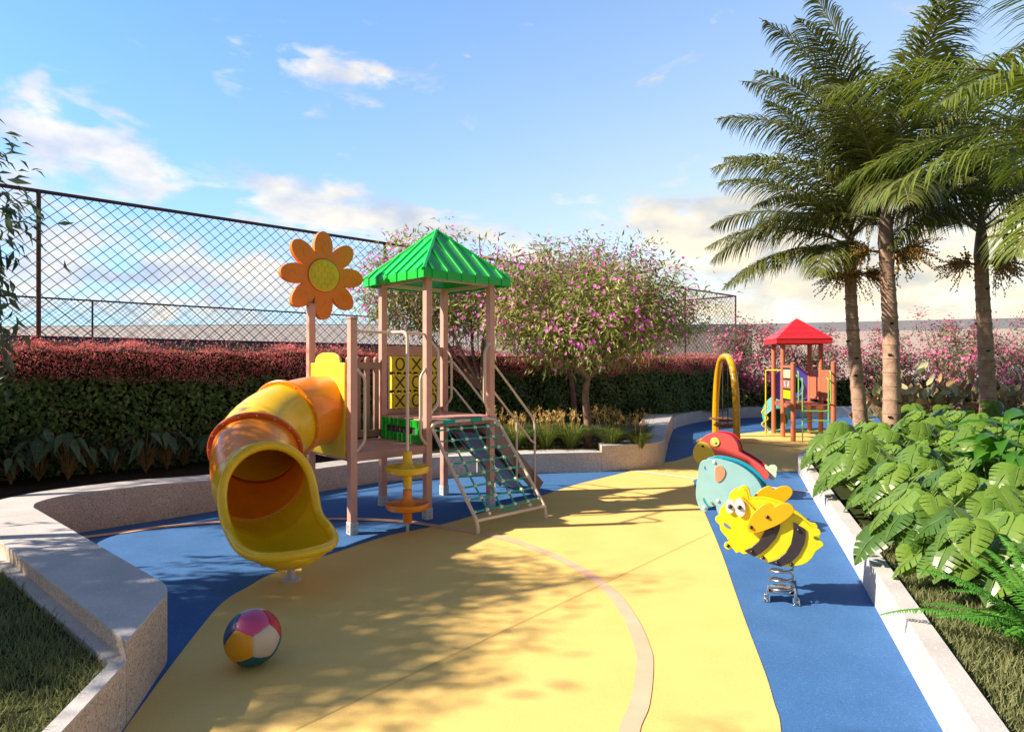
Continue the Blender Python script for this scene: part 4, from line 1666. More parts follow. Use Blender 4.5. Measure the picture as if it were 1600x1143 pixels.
def ray_out(a):
    """outer boundary point in direction a from the hole centre"""
    best = None
    d = (math.cos(a), math.sin(a))
    for i in range(len(outl)):
        p, q = outl[i], outl[(i + 1) % len(outl)]
        ex_, ez_ = q[0] - p[0], q[1] - p[1]
        den = d[0] * ez_ - d[1] * ex_
        if abs(den) < 1e-9:
            continue
        wx_, wz_ = p[0], p[1] - 1.28
        t = (wx_ * ez_ - wz_ * ex_) / den
        s_ = (wx_ * d[1] - wz_ * d[0]) / den
        if t > 0 and -1e-6 <= s_ <= 1 + 1e-6 and (best is None or t > best):
            best = t
    return (d[0] * best, 1.28 + d[1] * best)


oc = [ray_out(2 * math.pi * i / hn) for i in range(hn)]
vs = [(p[0], s2, p[1]) for p in hc] + [(p[0], s2, p[1]) for p in oc]
m.add(vs, [(i, (i + 1) % hn, hn + (i + 1) % hn, hn + i) for i in range(hn)])
bp_ = m.build('arch_panel', T_blue, rt, smooth=0, solid=.03)
m = MB()
tube_open(m, catmull([(0, s2 + .02, 1.20), (.08, s2 + .4, 1.15), (.22, s2 + .75, .98), (.10, s2 + 1.0, .78), (-.18, s2 + .85, .60), (-.32, s2 + .48, .44), (-.34, s2 + .1, .34)], 7), .29, 28)
m.build('tube_slide', T_turq, rt, smooth=60, solid=.012)
# number/noughts tiles at the left front, fence slats at right
for r_ in range(3):
    for c_ in range(2):
        y_ = -2 * s2 + .15 - .30 * c_
        z_ = 1.70 - .245 * (r_ + .5) - .02
        m = MB().box((-s2, y_, z_), (.06, .27, .20))
        if r_ == 1:
            if c_ == 1:
                m.tube([(-s2 - .032, y_ + .05 * math.cos(a), z_ + .06 * math.sin(a)) for a in np.linspace(0, 6.28, 17)], .012, 6, mi=1)
            else:
                for q in (-1, 1):
                    m.tube([(-s2 - .032, y_ - .05, z_ - .06 * q), (-s2 - .032, y_ + .05, z_ + .06 * q)], .012, 6, mi=1)
        m.build('game_tile', [T_tile[[0, 1, 2][r_]] if not (r_ == 1 and c_ == 1) else T_tile[1], T_tile[3]], rt, smooth=30, bevel=.004)
for r_ in range(4):
    MB().beam((-s2, -s2 - .05, 1.68 - .245 * r_), (-s2, -3 * s2 + .05, 1.68 - .245 * r_), .03, .03).build('game_axle', P_black, rt, smooth=0)
MB().beam((-s2, -s2, 1.735), (-s2, -3 * s2, 1.735), .05, .06).build('top_rail', T_post, rt, smooth=0, bevel=.004)
for (ya, yb) in ((s2 - .06, -s2 + .06), (-s2 - .06, -3 * s2 + .06)):
    m = MB()
    for zz in (.95, 1.62):
        m.beam((s2, ya, zz), (s2, yb, zz), .04, .06)
    nS = 9
    for k in range(nS):
        m.box((s2, ya + (yb - ya) * (k + .5) / nS, 1.28), (.03, .075, .72))
    m.build('slat_railing', T_post, rt, smooth=0, bevel=.003)
m = MB()
for k in range(6):
    m.box((-.20 + .075 * k, s2 - .06, 1.26), (.06, .03, .74)) if False else None
# green grab rails and steps at the open front
for sx in (-1, 1):
    x_ = sx * (s2 - .09)
    P = rounded([(x_, -3 * s2, .88), (x_, -3 * s2 - .10, .90), (x_, -3 * s2 - .10, 1.60), (x_, -3 * s2, 1.64)], .07, 5)
    MB().tube(P, .016, 8).build('grab_rail', T_grod, rt, smooth=50)
    P = rounded([(x_ * .8, -3 * s2 - .02, 1.46), (x_ * .8, -3 * s2 - .16, 1.46), (x_ * .8, -3 * s2 - .16, 0)], .06, 5)
    MB().tube(P, .016, 8).build('climb_rail', T_grod, rt, smooth=50)
for zz in (.25, .5, .72):
    MB().tube([(-s2 * .64, -3 * s2 - .16, zz), (s2 * .64, -3 * s2 - .16, zz)], .016, 8).build('rung', T_grod, rt, smooth=50)
# yellow pole with a curly ladder
bx, by = -s2 - .30, s2 - .35
m = MB().tube(rounded([(-s2, -s2 + .05, 1.64), (bx, by - .1, 1.64), (bx, by - .1, 0)], .05, 4), .018, 8)
yp = m.build('climb_pole', T_yrod, rt, smooth=50)
cur = []
for i in range(61):
    t = i / 60
    cur.append((bx - .02 + .075 * math.sin(t * 5 * math.pi) * (1 if True else 0), by - .1, .80 - .75 * t))
MB().tube(cur, .017, 8).build('curl_ladder', T_yrod, yp, smooth=50)
# ------------------------------------------------------------------ leaves and bark
V_hedge = mat('hedge_leaf', (.165, .25, .072), (.055, .105, .030), rough=.5, scale=3, rnd=True, trans=.18, spec=.35)
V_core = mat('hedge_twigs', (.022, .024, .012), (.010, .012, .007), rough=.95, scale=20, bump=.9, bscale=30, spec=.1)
V_red = mat('red_blossom', (.94, .42, .40), (.74, .15, .17), rough=.6, scale=3, rnd=True, trans=.25, spec=.2)
V_redlf = mat('red_hedge_leaf', (.16, .15, .05), (.06, .07, .02), rough=.55, scale=3, rnd=True, trans=.25, spec=.3)
V_tib = mat('olive_leaf', (.42, .43, .14), (.17, .22, .06), rough=.42, scale=3, rnd=True, trans=.28, spec=.45)
V_purple = mat('purple_blossom', (.98, .34, .82), (.78, .11, .66), rough=.6, scale=3, rnd=True, trans=.35, spec=.2)
V_bark = mat('smooth_bark', (.30, .185, .145), (.19, .115, .09), rough=.8, scale=14, bump=.7, bscale=45, spec=.2)
V_myrt = mat('grey_green_leaf', (.22, .25, .11), (.09, .12, .045), rough=.5, scale=3, rnd=True, trans=.25, spec=.35)
V_pinkf = mat('pink_blossom', (.85, .26, .42), (.66, .10, .26), rough=.6, scale=3, rnd=True, trans=.3, spec=.2)
V_aloc = mat('dark_blue_leaf', (.10, .155, .060), (.035, .062, .022), rough=.38, scale=5, rnd=True, trans=.08, spec=.5)
V_stalk = mat('tan_stalk', (.27, .16, .06), (.14, .10, .035), rough=.6, scale=20)
V_vein = mat('pale_vein', (.22, .28, .20), rough=.5, scale=20)
V_ograss = mat('grass_clump_blade', (.19, .24, .05), (.08, .13, .024), rough=.5, scale=3, rnd=True, trans=.25, spec=.35)
V_plume = mat('tan_plume', (.66, .47, .20), (.46, .30, .11), rough=.8, scale=3, rnd=True, trans=.2, spec=.1)
V_lawn = mat('lawn_blade', (.29, .30, .14), (.13, .155, .06), rough=.55, scale=2, rnd=True, trans=.25, spec=.3)
V_mon = mat('monstera_leaf', (.165, .275, .042), (.040, .110, .016), rough=.31, scale=5, rnd=True, trans=.2, spec=.55, rvar=.06)
V_monst = mat('monstera_stalk', (.12, .20, .04), (.07, .13, .025), rough=.5, scale=20)
V_mag = mat('olive_broad_leaf', (.45, .43, .24), (.22, .23, .115), rough=.42, scale=4, rnd=True, trans=.1, spec=.45)
V_magb = mat('brown_leaf_back', (.52, .30, .15), (.36, .20, .09), rough=.6, scale=4, rnd=True, trans=.1, spec=.3)
V_palm = mat('palm_leaflet', (.175, .192, .045), (.058, .078, .019), rough=.42, scale=4, rnd=True, trans=.25, spec=.4)
V_palmy = mat('near_palm_leaflet', (.19, .23, .035), (.085, .13, .020), rough=.40, scale=4, rnd=True, trans=.28, spec=.45)
V_rachis = mat('palm_rachis', (.20, .17, .08), (.13, .12, .05), rough=.5, scale=25)
V_trunk = mat('palm_trunk', (.50, .33, .245), (.34, .215, .16), rough=.85, scale=9, bump=.7, bscale=38, spec=.15)
V_ringm = mat('palm_leaf_scar', (.36, .25, .18), (.24, .165, .115), rough=.9, scale=18, bump=.6, bscale=60, spec=.1)
V_shaft = mat('palm_crownshaft', (.20, .135, .105), (.13, .085, .065), rough=.55, scale=8, bump=.2, bscale=30)
V_fruit = mat('palm_fruit', (.50, .29, .07), (.30, .165, .035), rough=.5, scale=6, rnd=True)
V_fern = mat('fern_leaf', (.13, .37, .05), (.06, .22, .03), rough=.5, scale=4, rnd=True, trans=.3, spec=.35)
V_gin = mat('ginger_leaf', (.12, .32, .035), (.05, .18, .02), rough=.33, scale=3, rnd=True, trans=.25, spec=.5)
V_gray = mat('grey_green_willow_leaf', (.115, .155, .095), (.052, .085, .050), rough=.5, scale=3, rnd=True, trans=.25, spec=.35)

UPV = np.array([0, 0, 1.0])

# ------------------------------------------------------------------ lawns
def poly_mask(P, poly):
    x, y = P[:, 0], P[:, 1]
    ins = np.zeros(len(P), bool)
    n = len(poly)
    for i in range(n):
        (x1, y1), (x2, y2) = poly[i], poly[(i + 1) % n]
        c = ((y1 > y) != (y2 > y)) & (x < (x2 - x1) * (y - y1) / (y2 - y1 + 1e-12) + x1)
        ins ^= c
    return ins


def lawn(name, poly, box, n, z, L=(.035, .075), wd=.0055, mats=None):
    P = np.column_stack([RNG.uniform(box[0], box[1], n), RNG.uniform(box[2], box[3], n), np.full(n, z)])
    P = P[poly_mask(P, poly)]
    k = len(P)
    cl = .5 + .5 * np.sin(P[:, 0] * 5.1 + 1.3 * np.sin(P[:, 1] * 4.3)) * np.sin(P[:, 1] * 6.2)
    D = np.column_stack([RNG.normal(.12, .45, k), RNG.normal(0, .45, k), np.ones(k)])
    ln = RNG.uniform(L[0], L[1], k) * (.75 + .5 * cl)
    c = Cards().add(P, D, rdir(k), ln, wd * RNG.uniform(.7, 1.3, k), BLADE, rnd=np.clip(RNG.normal(.5, .22, k), 0, 1))
    return tag(c.build(name, mats or V_lawn), kind='stuff')


lawn('lawn_grass', lawn_poly, (-5.4, -1.0, 1.6, 6.4), 95000, .285)
rb_poly = xy(rk_off) + [(15, -1.6)]
lawn('bed_grass', rb_poly, (1.6, 4.4, 2.0, 6.2), 42000, .20, (.04, .085))
lawn('bed_grass', rb_poly, (4.6, 8.5, 5.0, 9.5), 16000, .20, (.04, .09), .008)
lawn('edge_grass', bed, (-.6, 3.2, 10.6, 12.4), 12000, .295, (.03, .06), .007)

# ------------------------------------------------------------------ hedge with red top
hed = empty('hedge', HP, 0, 'long clipped dark green hedge topped with a mass of small red flowers along the fence', 'hedge')
Lh0, Lh1 = -4.2, 19.2
HDn, HNn = np.array(HD), np.array(HN)
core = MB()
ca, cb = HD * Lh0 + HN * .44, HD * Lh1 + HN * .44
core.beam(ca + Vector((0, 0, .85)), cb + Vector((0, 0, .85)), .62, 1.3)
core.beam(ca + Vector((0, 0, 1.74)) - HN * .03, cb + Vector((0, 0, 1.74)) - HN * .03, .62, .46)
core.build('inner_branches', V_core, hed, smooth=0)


def along(n, bias=.0):
    """more points near the camera end"""
    t = RNG.random(n)
    t = t ** 1.25
    return Lh0 + (Lh1 - Lh0) * t


n = 34000
s = along(n)
zz = RNG.uniform(.28, 1.62, n)
bump = .05 * np.sin(s * 2.3 + 2 * np.sin(zz * 3.1)) + .04 * np.sin(s * 5.7 + zz * 4)
dep = bump + RNG.uniform(-.03, .13, n)
P = s[:, None] * HDn + dep[:, None] * HNn + zz[:, None] * UPV
out = -HNn + .0 * UPV
D = rdir(n) * .75 + out * .35 + np.array([0, 0, -.35])
N_ = out + rdir(n) * .55 + UPV * .3
ln = RNG.uniform(.055, .115, n)
c = Cards().add(P, D, N_, ln, ln * RNG.uniform(.42, .6, n))
# a few dry leaves
m_ = 260
s2_ = along(m_)
P = s2_[:, None] * HDn + RNG.uniform(-.05, .02, m_)[:, None] * HNn + RNG.uniform(.4, 1.5, m_)[:, None] * UPV
c.add(P, rdir(m_), -HNn + rdir(m_) * .5, .06, .03, LEAF, 1)
c.build('foliage', [V_hedge, V_magb], hed)
# red flower mass
n = 78000
s = along(n)
v_ = RNG.random(n)
top = 2.02 + .05 * np.sin(s * 1.9) + .035 * np.sin(s * 5.3 + 1) + .03 * np.sin(s * 11)
low = 1.50 + .05 * np.sin(s * 1.4 + .6) + .04 * np.sin(s * 4.1)
zz = low + (top - low) * (v_ ** .8)
onTop = RNG.random(n) < .45
zz = np.where(onTop, top + RNG.exponential(.035, n) - .05, zz)
roundf = .13 * np.clip((zz - 1.85) / .2, 0, 1) ** 2
dep = np.where(onTop, RNG.uniform(0, .85, n), RNG.normal(-.03, .05, n) + roundf + .04 * np.sin(s * 3.7 + zz * 6))
P = s[:, None] * HDn + dep[:, None] * HNn + zz[:, None] * UPV
D = rdir(n, .9) - HNn * .4
sz = RNG.uniform(.016, .036, n)
c = Cards().add(P, D, rdir(n), sz, sz * .55, PETAL, 0)
n = 15000
s = along(n)
zz = RNG.uniform(1.50, 2.06, n)
dep = np.where(RNG.random(n) < .3, RNG.uniform(0, .8, n), RNG.normal(0, .05, n))
P = s[:, None] * HDn + dep[:, None] * HNn + zz[:, None] * UPV
c.add(P, rdir(n, .8) - HNn * .3, rdir(n), RNG.uniform(.04, .09, n), .012, LEAF, 1)
n = 1600
s = along(n)
P = s[:, None] * HDn + RNG.uniform(-.05, .5, n)[:, None] * HNn + (2.0 + RNG.uniform(0, .06, n))[:, None] * UPV
D = rdir(n, 2.2)
lnn = RNG.uniform(.06, .14, n)
c.add(P, D, rdir(n), lnn, .006, BLADE, 1)
c.add(P + D * lnn[:, None], rdir(n), rdir(n), .03, .02, PETAL, 0)
c.build('flower_mass', [V_red, V_redlf], hed)

# dark hedge under the far pink bushes
dh = empty('hedge', (12, 22.9, 0), 0, 'low dark green hedge in the shade beneath the far pink bushes', 'hedge')
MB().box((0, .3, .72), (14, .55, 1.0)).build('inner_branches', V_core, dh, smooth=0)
n = 9000
P = np.column_stack([RNG.uniform(-7, 7, n), RNG.uniform(-.12, .05, n), RNG.uniform(.25, 1.35, n)])
c = Cards().add(P, rdir(n) + np.array([0, -.4, -.2]), np.array([0, -1, .3]) + rdir(n) * .5, .11, .055)
c.build('foliage', [V_hedge], dh)


# ------------------------------------------------------------------ trees with a branching skeleton
def blossom(c, P, N_, size, mi):
    """five-petalled flowers"""
    n = len(P)
    N_ = N_ / np.linalg.norm(N_, axis=1, keepdims=True)
    a = np.cross(N_, rdir(n))
    a = a / np.linalg.norm(a, axis=1, keepdims=True)
    b = np.cross(N_, a)
    r = RNG.random(n)
    for k in range(5):
        t = 2 * math.pi * k / 5
        c.add(P, a * math.cos(t) + b * math.sin(t) + N_ * .25, N_, size, size * .8, PETAL, mi, rnd=r)


def make_tree(name, label, cat, base, trunk, crown_c, crown_r, nclump, per, leaf, mats, flowers=0, fsize=.05, trunk_r=.07, group=None, forks=5,
              flat_bottom=.55, sigma=.17, droop=.35, seed=1, trail=0, fl_spread=1.0, twigs=True):
    rs = np.random.default_rng(seed)
    root = empty(name, base, 0, label, cat, group)
    cc, cr = np.array(crown_c) - np.array(base), np.array(crown_r)
    m = MB()
    tp = catmull(trunk, 6)
    m.tube(tp, [trunk_r * (1 - .45 * i / (len(tp) - 1)) * (1.35 if i == 0 else 1) for i in range(len(tp))], 12)
    fork = np.array(tp[-1])
    # clump centres
    q = rs.normal(size=(nclump, 3))
    q /= np.linalg.norm(q, axis=1, keepdims=True)
    rad = rs.random(nclump) ** .42
    q = q * rad[:, None]
    q[:, 2] = np.where(q[:, 2] < 0, q[:, 2] * flat_bottom, q[:, 2])
    lump = 1 + .16 * np.sin(q[:, 0] * 5 + seed) * np.sin(q[:, 1] * 4 + 2) + .10 * rs.normal(size=nclump)
    C = cc + q * cr * lump[:, None]
    # limbs
    mains = []
    for k in range(forks):
        a = 2 * math.pi * (k + .3 * rs.random()) / forks
        tgt = cc + np.array([math.cos(a) * cr[0] * .55, math.sin(a) * cr[1] * .55, cr[2] * rs.uniform(-.25, .35)])
        midp = fork + (tgt - fork) * .5 + np.array([0, 0, -.10 * cr[2]]) + rs.normal(size=3) * .08
        pth = catmull([fork, midp, tgt, tgt + (tgt - midp) * .5 + np.array([0, 0, .25 * cr[2]])], 5)
        r0 = trunk_r * .52
        m.tube(pth, [r0 * (1 - .8 * i / (len(pth) - 1)) for i in range(len(pth))], 8)
        mains += [np.array(p) for p in pth[4:]]
    mains.append(fork)
    Mn = np.array(mains)
    if twigs:
        for i in range(min(nclump, 90)):
            d = np.linalg.norm(Mn - C[i], axis=1)
            a = Mn[d.argmin()]
            mid = (a + C[i]) / 2 + rs.normal(size=3) * .06
            m.tube([a, mid, C[i]], [trunk_r * .13, trunk_r * .10, trunk_r * .05], 5, cap=False)
    m.build('trunk', V_bark, root, smooth=60)
    # leaves
    idx = np.repeat(np.arange(nclump), per)
    n = len(idx)
    off = np.clip(rs.normal(size=(n, 3)), -1.9, 1.9) * sigma * (.7 + .6 * rs.random(nclump))[idx][:, None]
    P = C[idx] + off
    outw = (C[idx] - cc) / cr
    D = rs.normal(size=(n, 3)) * .6 + off / sigma * .5 + outw * .35
    D[:, 2] -= droop
    N_ = outw * .5 + rs.normal(size=(n, 3)) * .45 + np.array([0, 0, .8])
    ln = leaf[0] * rs.uniform(.65, 1.3, n)
    tone = np.clip(rs.normal(.5, .2, nclump)[idx] + rs.normal(0, .18, n), 0, 1)
    c = Cards().add(P, D, N_, ln, ln * leaf[1], LEAF, 0, rnd=tone)
    if trail:
        # long hanging sprays
        for i in rs.choice(nclump, min(trail, nclump), replace=False):
            L = rs.uniform(.4, 1.5)
            k = 36
            t = np.linspace(0, 1, k)
            dx = rs.normal(size=2) * .25
            Q = C[i] + np.column_stack([dx[0] * t, dx[1] * t, -L * t ** 1.4])
            c.add(Q, np.column_stack([rs.normal(size=k) * .7, rs.normal(size=k) * .7, -np.ones(k)]), rs.normal(size=(k, 3)) + UPV, leaf[0] * 1.1, leaf[0] * leaf[1] * 1.1, LEAF, 0)
    c.build('crown', mats[0], root)
    if flowers:
        qi = rs.choice(nclump, flowers, p=(rad ** 2) / (rad ** 2).sum())
        ow = (C[qi] - cc) / cr
        P = C[qi] + rs.normal(size=(flowers, 3)) * sigma * 1.05 * fl_spread + ow * .07 + np.array([0, 0, .04])
        c = Cards()
        blossom(c, P, ow + UPV * .7 + rs.normal(size=(flowers, 3)) * .4, fsize, 0)
        c.build('blossom', mats[1], root)
    return root


B0 = .30
make_tree('flowering_tree', 'purple flowering tree with smooth forked trunk in front of the hedge, nearest the seat wall', 'tree', (1.36, 11.4, B0),
          [(0, 0, -.05), (-.01, 0, .45), (-.05, .02, .95), (.0, .0, 1.25)], (1.28, 11.45, 2.60), (1.78, 1.45, 1.22), 270, 100, (.115, .25), (V_tib, V_purple),
          flowers=2300, fsize=.037, trunk_r=.085, forks=6, seed=4, group='purple flowering trees')
make_tree('flowering_tree', 'purple flowering tree with low spreading bare limbs standing behind the green-roofed tower', 'tree', (-.35, 12.2, B0),
          [(0, 0, -.05), (-.05, 0, .5), (-.22, .05, 1.0)], (-1.30, 12.55, 3.05), (1.75, 1.35, 1.15), 190, 66, (.115, .25), (V_tib, V_purple),
          flowers=1100, fsize=.038, trunk_r=.08, forks=7, seed=9, sigma=.19, group='purple flowering trees')
make_tree('flowering_tree', 'purple flowering tree with thin dark trunk, close behind the forked-trunk flowering tree', 'tree', (1.28, 13.3, B0),
          [(0, 0, -.05), (.02, 0, .5), (-.05, 0, 1.2), (-.15, 0, 1.7)], (.75, 13.3, 3.15), (1.5, 1.2, 1.05), 140, 70, (.115, .25), (V_tib, V_purple),
          flowers=1000, fsize=.038, trunk_r=.065, forks=5, seed=15, group='purple flowering trees')

# pink crape-myrtle bushes beyond the far wall
for i, (x, y, w_, h_, lab, nc) in enumerate((
        (7.95, 22.0, 1.20, 1.25, 'pink flowering bush between the fence end and the red-roofed tower', 95),
        (10.6, 22.6, 1.25, 1.05, 'pink flowering bush right behind the red-roofed tower', 85),
        (12.9, 22.4, 1.25, .95, 'pink flowering bush between the left and middle palm trunks', 75),
        (15.3, 21.8, 1.75, 1.40, 'tallest pink flowering bush, between the middle and right palm trunks', 130),
        (18.0, 22.0, 1.45, 1.10, 'pink flowering bush at the right edge beyond the right palm trunk', 85))):
    make_tree('crape_myrtle', lab, 'bush', (x, y, .28), [(0, 0, 0), (.02, 0, .3), (0, 0, .6)], (x, y, .55 + h_ + .22), (w_, w_ * .8, h_), nc, 62, (.085, .42), (V_myrt, V_pinkf),
              flowers=nc * 11, fsize=.056, trunk_r=.05, forks=6, seed=30 + i, sigma=.155, droop=.0, flat_bottom=.9, group='pink bushes beyond the far wall')

# grey-green trees at the left, outside and just inside the frame: they throw the dappled shade
make_tree('grey_green_tree', 'grey-green tree whose drooping leafy sprays hang into the left edge', 'tree', (-5.45, 4.85, .28),
          [(0, 0, 0), (.05, .03, .8), (.0, .05, 1.5), (.08, 0, 2.0)], (-4.98, 4.72, 3.05), (1.12, .80, .85), 66, 46, (.135, .30), (V_gray,), trunk_r=.09, seed=51, sigma=.20,
          droop=.9, trail=75, group='grey-green trees on the left lawn')
make_tree('grey_green_tree', 'grey-green tree on the left lawn close to the seat wall, shading the ball', 'tree', (-6.3, 3.2, .28),
          [(0, 0, 0), (.05, .03, .9), (.0, .05, 1.6), (.1, 0, 2.2)], (-6.35, 3.35, 3.25), (1.45, .85, .62), 120, 52, (.15, .34), (V_gray,), trunk_r=.10, seed=55, sigma=.19,
          droop=.5, group='grey-green trees on the left lawn')
make_tree('grey_green_tree', 'grey-green tree at the back of the left lawn beside the hedge', 'tree', (-8.0, 6.0, .28),
          [(0, 0, 0), (.05, .03, .9), (.1, .25, 1.9), (.2, .6, 3.2)], (-7.75, 7.1, 4.2), (1.45, .9, .62), 85, 50, (.15, .34), (V_gray,), trunk_r=.10, seed=59, sigma=.19,
          droop=.5, group='grey-green trees on the left lawn')
make_tree('grey_green_tree', 'grey-green tree on the left lawn beside the camera', 'tree', (-4.9, 1.75, .28),
          [(0, 0, 0), (.05, .03, .9), (.0, .05, 1.9), (.1, 0, 2.9)], (-4.65, 1.60, 4.0), (1.0, .55, .45), 42, 46, (.135, .32), (V_gray,), trunk_r=.09, seed=57, sigma=.17,
          droop=.7, group='grey-green trees on the left lawn')


# ------------------------------------------------------------------ low plants
def strip_leaf(c, mb_unused, pts, widths, nrm, mi=0, rnd=.5, fold=.12):
    """a single curved leaf with a folded midrib, as two rows of quads"""
    P = [np.array(p, float) for p in pts]
    V, F = [], []
    for i, p in enumerate(P):
        t = P[min(i + 1, len(P) - 1)] - P[max(i - 1, 0)]
        t = t / (np.linalg.norm(t) + 1e-9)
        sd = np.cross(t, nrm)
        sd = sd / (np.linalg.norm(sd) + 1e-9)
        up = np.cross(sd, t)
        w_ = widths[i] / 2
        V += [p - sd * w_ + up * w_ * fold * 2, p, p + sd * w_ + up * w_ * fold * 2]
    for i in range(len(P) - 1):
        a = 3 * i
        F += [(a, a + 1, a + 4, a + 3), (a + 1, a + 2, a + 5, a + 4)]
    mb = MB().add(V, F)
    c.mesh(mb, mi, rnd)


def alocasia(seed, hgt=.5):
    rs = np.random.default_rng(seed)
    c = Cards()
    nl = 15
    for k in range(nl):
        a = 2 * math.pi * k / nl * 1.62 + rs.uniform(-.3, .3)
        h_ = hgt * rs.uniform(.55, 1.1)
        r_ = rs.uniform(.08, .20)
        top = np.array([math.cos(a) * r_, math.sin(a) * r_, h_])
        st = MB().tube(catmull([(0, 0, 0), (top[0] * .45, top[1] * .45, h_ * .6), tuple(top)], 4), [.007] * 8 + [.005], 5, cap=False)
        c.mesh(st, 1)
        L = rs.uniform(.17, .27)
        d = np.array([math.cos(a), math.sin(a), -rs.uniform(.6, 1.4)])
        d = d / np.linalg.norm(d)
        pts = [top - d * L * .22 + np.array([0, 0, .0]), top, top + d * L * .3, top + d * L * .62, top + d * L + np.array([0, 0, -.02])]
        wd_ = [.03, L * .42, L * .38, L * .22, .004]
        nn = np.array([math.cos(a), math.sin(a), .8])
        rr = rs.random()
        strip_leaf(c, None, pts, wd_, nn, 0, rr)
        # pale veins
        mid = MB()
        for i in range(3):
            mid.tube([pts[i + 1] + nn * .004, pts[i + 1] + d * L * .12 + np.cross(d, nn) / np.linalg.norm(np.cross(d, nn)) * wd_[i + 1] * .42 + nn * .012], .0018, 3, cap=False)
            mid.tube([pts[i + 1] + nn * .004, pts[i + 1] + d * L * .12 - np.cross(d, nn) / np.linalg.norm(np.cross(d, nn)) * wd_[i + 1] * .42 + nn * .012], .0018, 3, cap=False)
        mid.tube([pts[1] + nn * .004, pts[3] + nn * .004], .0025, 3, cap=False)
        c.mesh(mid, 2)
    # dry stems at the base
    for k in range(16):
        a = rs.uniform(0, 6.28)
        e = np.array([math.cos(a) * rs.uniform(.05, .25), math.sin(a) * rs.uniform(.05, .25), rs.uniform(.15, .38)])
        c.mesh(MB().tube([(0, 0, 0), tuple(e * .5 + np.array([0, 0, .05])), tuple(e)], [.006, .005, .003], 4, cap=False), 1)
    return c


def variants(make, n, name, mats, smooth=True):
    out = []
    for k in range(n):
        out.append(make(k).build(name, mats, smooth=smooth))
    return out


used = {}


def place(protos, i, loc, rz, sc, label, cat, group):
    """first use moves the prototype itself; later uses are copies"""
    o = protos[i % len(protos)]
    if o.name in used:
        o = o.copy()
        COL.objects.link(o)
    used[o.name] = 1
    o.location = loc
    o.rotation_euler = (0, 0, rz)
    o.scale = (sc, sc, sc)
    return tag(o, label, cat, group)


ORD = ['first', 'second', 'third', 'fourth', 'fifth', 'sixth', 'seventh', 'eighth', 'ninth', 'tenth', 'eleventh', 'twelfth', 'thirteenth', 'fourteenth', 'fifteenth', 'sixteenth',
       'seventeenth', 'eighteenth', 'nineteenth', 'twentieth', 'twenty-first', 'twenty-second', 'twenty-third', 'twenty-fourth', 'twenty-fifth', 'twenty-sixth']
alo = variants(lambda k: alocasia(100 + k), 3, 'alocasia_plant', [V_aloc, V_stalk, V_vein])
for i, s in enumerate([-1.35 + .29 * k for k in range(20)] + [4.7, 5.4, 6.2, 7.2]):
    p = HP + HD * s - HN * random.uniform(.16, .58)
    place(alo, i, (p.x, p.y, .30), random.uniform(0, 6), random.uniform(.8, 1.2),
          'dark arrow-leaved plant at the hedge foot, %s from the left end of the row' % ORD[i], 'plant', 'arrow-leaved plants along the hedge')


def strappy(seed):
    rs = np.random.default_rng(seed)
    c = Cards()
    for k in range(34):
        a = rs.uniform(0, 6.28)
        L = rs.uniform(.45, .75)
        r_ = L * rs.uniform(.4, .75)
        h_ = L * rs.uniform(.45, .8)
        dr = np.array([math.cos(a), math.sin(a), 0])
        pts = [dr * r_ * t + UPV * (h_ * math.sin(min(1, t * 1.15) * 1.75)) for t in (0, .25, .5, .75, 1)]
        strip_leaf(c, None, pts, [.02, .04, .045, .03, .003], UPV, 0, rs.random())
    return c


stp = variants(lambda k: strappy(140 + k), 2, 'strap_leaved_plant', [V_aloc])
for i, (x, y) in enumerate(((3.3, 17.0), (3.75, 17.9), (4.2, 18.7), (4.75, 19.5), (5.35, 20.2), (5.95, 20.7))):
    place(stp, i, (x, y, .29), random.uniform(0, 6), 1.2, 'dusky strap-leaved clump beyond the far wall, %s from the seat wall' % ORD[i], 'plant', 'strap-leaved clumps by the far wall')


def ograss(seed):
    rs = np.random.default_rng(seed)
    c = Cards()
    n = 420
    a = rs.uniform(0, 6.28, n)
    for k in range(n):
        L = rs.uniform(.42, .72)
        r_ = L * rs.uniform(.25, .80)
        dr = np.array([math.cos(a[k]), math.sin(a[k]), 0])
        b0 = dr * rs.uniform(0, .06)
        pts = [b0 + dr * r_ * t ** 1.3 + UPV * (L * (t - .45 * t ** 3)) for t in (0, .4, .75, 1)]
        strip_leaf(c, None, pts, [.008, .010, .008, .002], UPV, 0, rs.random(), .05)
    m_ = 10
    for k in range(m_):
        a_ = rs.uniform(0, 6.28)
        r_ = rs.uniform(.05, .30)
        h_ = rs.uniform(.42, .66)
        tip = np.array([math.cos(a_) * r_, math.sin(a_) * r_, h_])
        c.mesh(MB().tube([tuple(tip * .3 * np.array([1, 1, 0])), tuple(tip)], .003, 3, cap=False), 1)
        q = 10
        P = tip + rs.normal(size=(q, 3)) * np.array([.018, .018, .03])
        c.add(P, rs.normal(size=(q, 3)) * .6 + UPV, rs.normal(size=(q, 3)), .045, .022, LEAF, 1)
    return c


og = variants(lambda k: ograss(170 + k), 3, 'ornamental_grass', [V_ograss, V_plume], smooth=False)
gi = 0
for row, (y0, xs) in enumerate(((11.05, (-.35, .15, .62, 1.02, 1.75, 2.1)), (11.65, (-.5, 0.0, .5, .95, 1.8, 2.3)), (12.2, (-.2, .4, .9, 1.5, 2.0, 2.5)))):
    for k, x in enumerate(xs):
        place(og, gi, (x + random.uniform(-.08, .08), y0 + random.uniform(-.1, .1), .29), random.uniform(0, 6), random.uniform(.85, 1.15),
              'tan-plumed grass clump round the flowering tree, %s from left in the %s row' % (ORD[k], ('front', 'middle', 'back')[row]), 'grass clump', 'tan-plumed grass clumps')
        gi += 1

